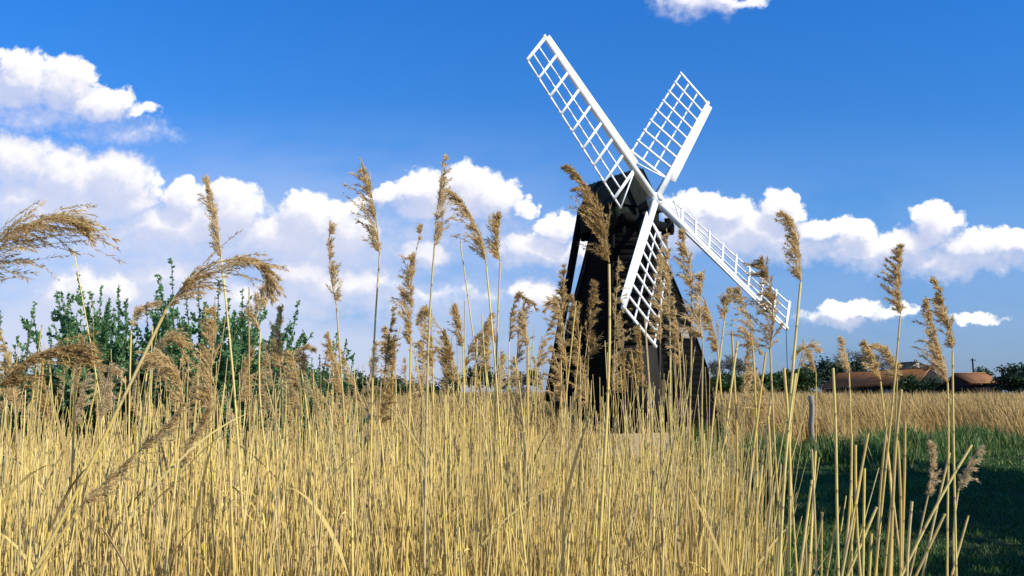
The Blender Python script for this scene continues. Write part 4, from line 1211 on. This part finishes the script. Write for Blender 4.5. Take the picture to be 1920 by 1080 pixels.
# dense front of the bed: countable bare canes, copied from a few made ones
protos = []
for k in range(14):
    root = empty('reed', (0, 0, 0))
    hgt = random.uniform(1.06, 1.34)
    lean = random.gauss(0, 0.09)
    t = np.linspace(0, 1, 18)
    cx = lean * hgt * t + random.uniform(-0.03, 0.03) * np.sin(t * 3) + 0.05 * random.uniform(-1, 1) * t ** 2
    cy = random.uniform(-0.05, 0.05) * t
    C = np.stack([cx, cy, hgt * t - 0.02], 1)
    mb = MB(); mb.tubes(C[None], np.linspace(0.0031, 0.0021, 18)[None] * random.uniform(0.8, 1.1), 6)
    mb.build('stem', M_stem, root, True)
    for _ in range(random.choice([1, 2, 2, 3])):
        mb = MB()
        leaf_mesh(mb, C[random.randint(7, 16)], random.choice([0, math.pi]) + random.gauss(0, 0.6), random.uniform(0.2, 0.45), random.uniform(0.7, 1.35), width=random.uniform(0.002, 0.004))
        mb.build('leaf', M_leaf, root)
    protos.append(root)


def copy_tree(o, parent=None):
    c = o.copy(); col.objects.link(c); c.parent = parent
    for ch in o.children: copy_tree(ch, c)
    return c


placed = 0
used = set()
RG2 = random.Random(5)
while placed < 178:
    Yp = RG2.uniform(1.75, 2.75)
    px = RG2.uniform(-40, 1440)
    if px > 1240 and RG2.random() < (px - 1240) / 200: continue
    k = RG2.randrange(14)
    o = protos[k] if k not in used else copy_tree(protos[k])
    used.add(k)
    x = (px - 960) / F * Yp
    o.location = (x, Yp, float(gz(x, Yp)))
    o.rotation_euler = (0, 0, RG2.uniform(0, 6.283))
    s_ = RG2.uniform(0.90, 1.05) * (1.02 if px < 500 else 0.98)
    o.scale = (s_, s_, s_)
    if px < 480: lb, gr = 'dry cane in the dense reed bed at lower left', 'canes of the reed bed at lower left'
    elif px < 960: lb, gr = 'dry cane in the dense reed bed at lower centre', 'canes of the reed bed at lower centre'
    else: lb, gr = 'dry cane in the reed bed below the mill', 'canes of the reed bed below the mill'
    tag(o, lb, 'reed', gr)
    placed += 1
for k in range(14):
    if k not in used: bpy.data.objects.remove(protos[k])

# the mass behind and between
mb = MB(); lf = MB()


def mass(N, y0, y1, pxlo, pxhi, hmean, hsd, rr, power=1.0, fall=(1240, 1420), lowmill=0.10):
    Y = y0 + (y1 - y0) * RG.random(N) ** power
    px = RG.uniform(pxlo, pxhi, N)
    keep = RG.random(N) > np.clip((px - fall[0]) / (fall[1] - fall[0]), 0, 1)
    Y, px = Y[keep], px[keep]; n_ = len(Y)
    X = (px - 960) / F * Y
    K_ = 8
    t = np.linspace(0, 1, K_)[None]
    h = RG.normal(hmean, hsd, n_) + np.where(px < 520, -0.03, -0.01) - lowmill * np.exp(-((px - 1190) / 130) ** 2) + 0.045 * np.sin(px * 0.013 + Y) + 0.05 * np.sin(px * 0.041 + 2.3 * Y)
    h = np.clip(h, 0.5, 2.0)
    lx = RG.normal(0.0, 0.065, n_) + RG.choice([0, 0, 0, 0, 0, 0, 0.22, -0.18], n_) * RG.random(n_)
    ly = RG.normal(0, 0.08, n_)
    bx, by = RG.normal(0, 0.03, n_), RG.normal(0, 0.03, n_)
    P = np.stack([X[:, None] + h[:, None] * (lx[:, None] * t + bx[:, None] * t ** 2), Y[:, None] + h[:, None] * (ly[:, None] * t + by[:, None] * t ** 2), gz(X, Y)[:, None] - 0.02 + h[:, None] * t * np.sqrt(np.clip(1 - lx ** 2, .5, 1))[:, None]], -1)
    rad = rr * RG.uniform(0.55, 1.25, n_)[:, None] * np.interp(t, [0, 1], [1.0, 0.6])
    mb.tubes(P, rad, 5)
    return P


M1 = mass(5600, 1.9, 3.6, -120, 1460, 1.15, 0.09, 0.0022)
M2 = mass(7800, 3.0, 6.0, -120, 1470, 1.08, 0.11, 0.0023)
M3 = mass(3600, 5.0, 10.0, -160, 1400, 0.94, 0.11, 0.0030, fall=(1240, 1420))
M4 = mass(900, 2.2, 5.5, -60, 1440, 1.36, 0.13, 0.0022, lowmill=0.0)

M5 = mass(170, 2.2, 4.6, 930, 1345, 1.42, 0.11, 0.0020, fall=(1320, 1400), lowmill=0.0)


def blades(P, per, lo, hi, wd):
    n_ = len(P); idx = np.repeat(np.arange(n_), per); m = len(idx)
    k = RG.integers(1, 6, m)
    p = P[idx, k]
    az = np.where(RG.random(m) < 0.5, 0, math.pi) + RG.normal(0, 0.8, m)
    up = RG.uniform(1.05, 1.55, m); L = RG.uniform(lo, hi, m)
    d = np.stack([np.cos(az), np.sin(az), np.zeros(m)], 1)
    t = np.linspace(0, 1, 5)[None, :, None]
    sag = (RG.uniform(0.0, 0.3, m) + 0.5 * (RG.random(m) < 0.08))[:, None, None]
    Q = p[:, None] + d[:, None] * (L * np.cos(up))[:, None, None] * t + np.array([0, 0, 1.0]) * L[:, None, None] * (np.sin(up)[:, None, None] * t - sag * t ** 2)
    sd_ = np.cross(d, RG.normal(size=(m, 3))); sd_ /= np.linalg.norm(sd_, axis=1, keepdims=True)
    prof = np.array([.6, 1, .85, .5, .06])[None, :, None]
    lf.strips(Q, sd_[:, None] * prof * (wd * RG.uniform(0.5, 1.3, m))[:, None, None])


blades(M1, 3, 0.12, 0.36, 0.0017)
blades(M2, 2, 0.12, 0.36, 0.0020)
blades(M3, 2, 0.15, 0.36, 0.0026)
blades(M4, 1, 0.10, 0.26, 0.0018)
left = M1[(M1[:, 0, 0] / M1[:, 0, 1]) < -0.18]
blades(left, 3, 0.14, 0.40, 0.0019)
bed = empty('reed_bed', (0, 4, 0))
tag(bed, 'dense mass of dry straw-coloured reeds filling the foreground', 'reeds', kind='stuff')
tag(mb.build('stem', M_stem, bed, loc=(0, 4, 0)), kind='stuff')
tag(lf.build('leaf', M_leaf, bed, loc=(0, 4, 0)), kind='stuff')
pm = MB()
for q_ in range(70):
    Yp = random.uniform(3.6, 9.0); px = random.uniform(-40, 1040) if q_ < 30 else random.uniform(-60, 700)
    x = (px - 960) / F * Yp; h = random.uniform(1.42, 1.74) if q_ < 30 else random.uniform(1.32, 1.56)
    b0 = np.array([x, Yp, h - 0.24]); bs = random.choice([-1, -1, 1])
    pm.tubes(np.array([[x, Yp, 0.0], [x + 0.01, Yp, 0.6], b0])[None], np.array([[0.004, 0.0035, 0.002]]), 5)
    tipv = np.array([bs * random.uniform(0.01, 0.12), random.uniform(-.05, .05), random.uniform(0.18, 0.27)])
    plume_mesh(pm, np.array([b0, b0 + tipv * 0.5 + [0, 0, 0.02], b0 + tipv]), 0.035, np.array([bs * 0.8, 0.2, 0]), 34, 14, random.uniform(0.3, 0.9), 1.5)
tag(pm.build('plume', M_plume, bed, loc=(0, 4, 0)), kind='stuff')

# ------------------------------------------------------------------ render settings
scene.view_settings.view_transform = 'Standard'
scene.view_settings.look = 'None'
scene.view_settings.exposure = 0.42
scene.view_settings.gamma = 1.0
scene.render.engine = 'CYCLES'
scene.cycles.max_bounces = 4
scene.cycles.transparent_max_bounces = 4
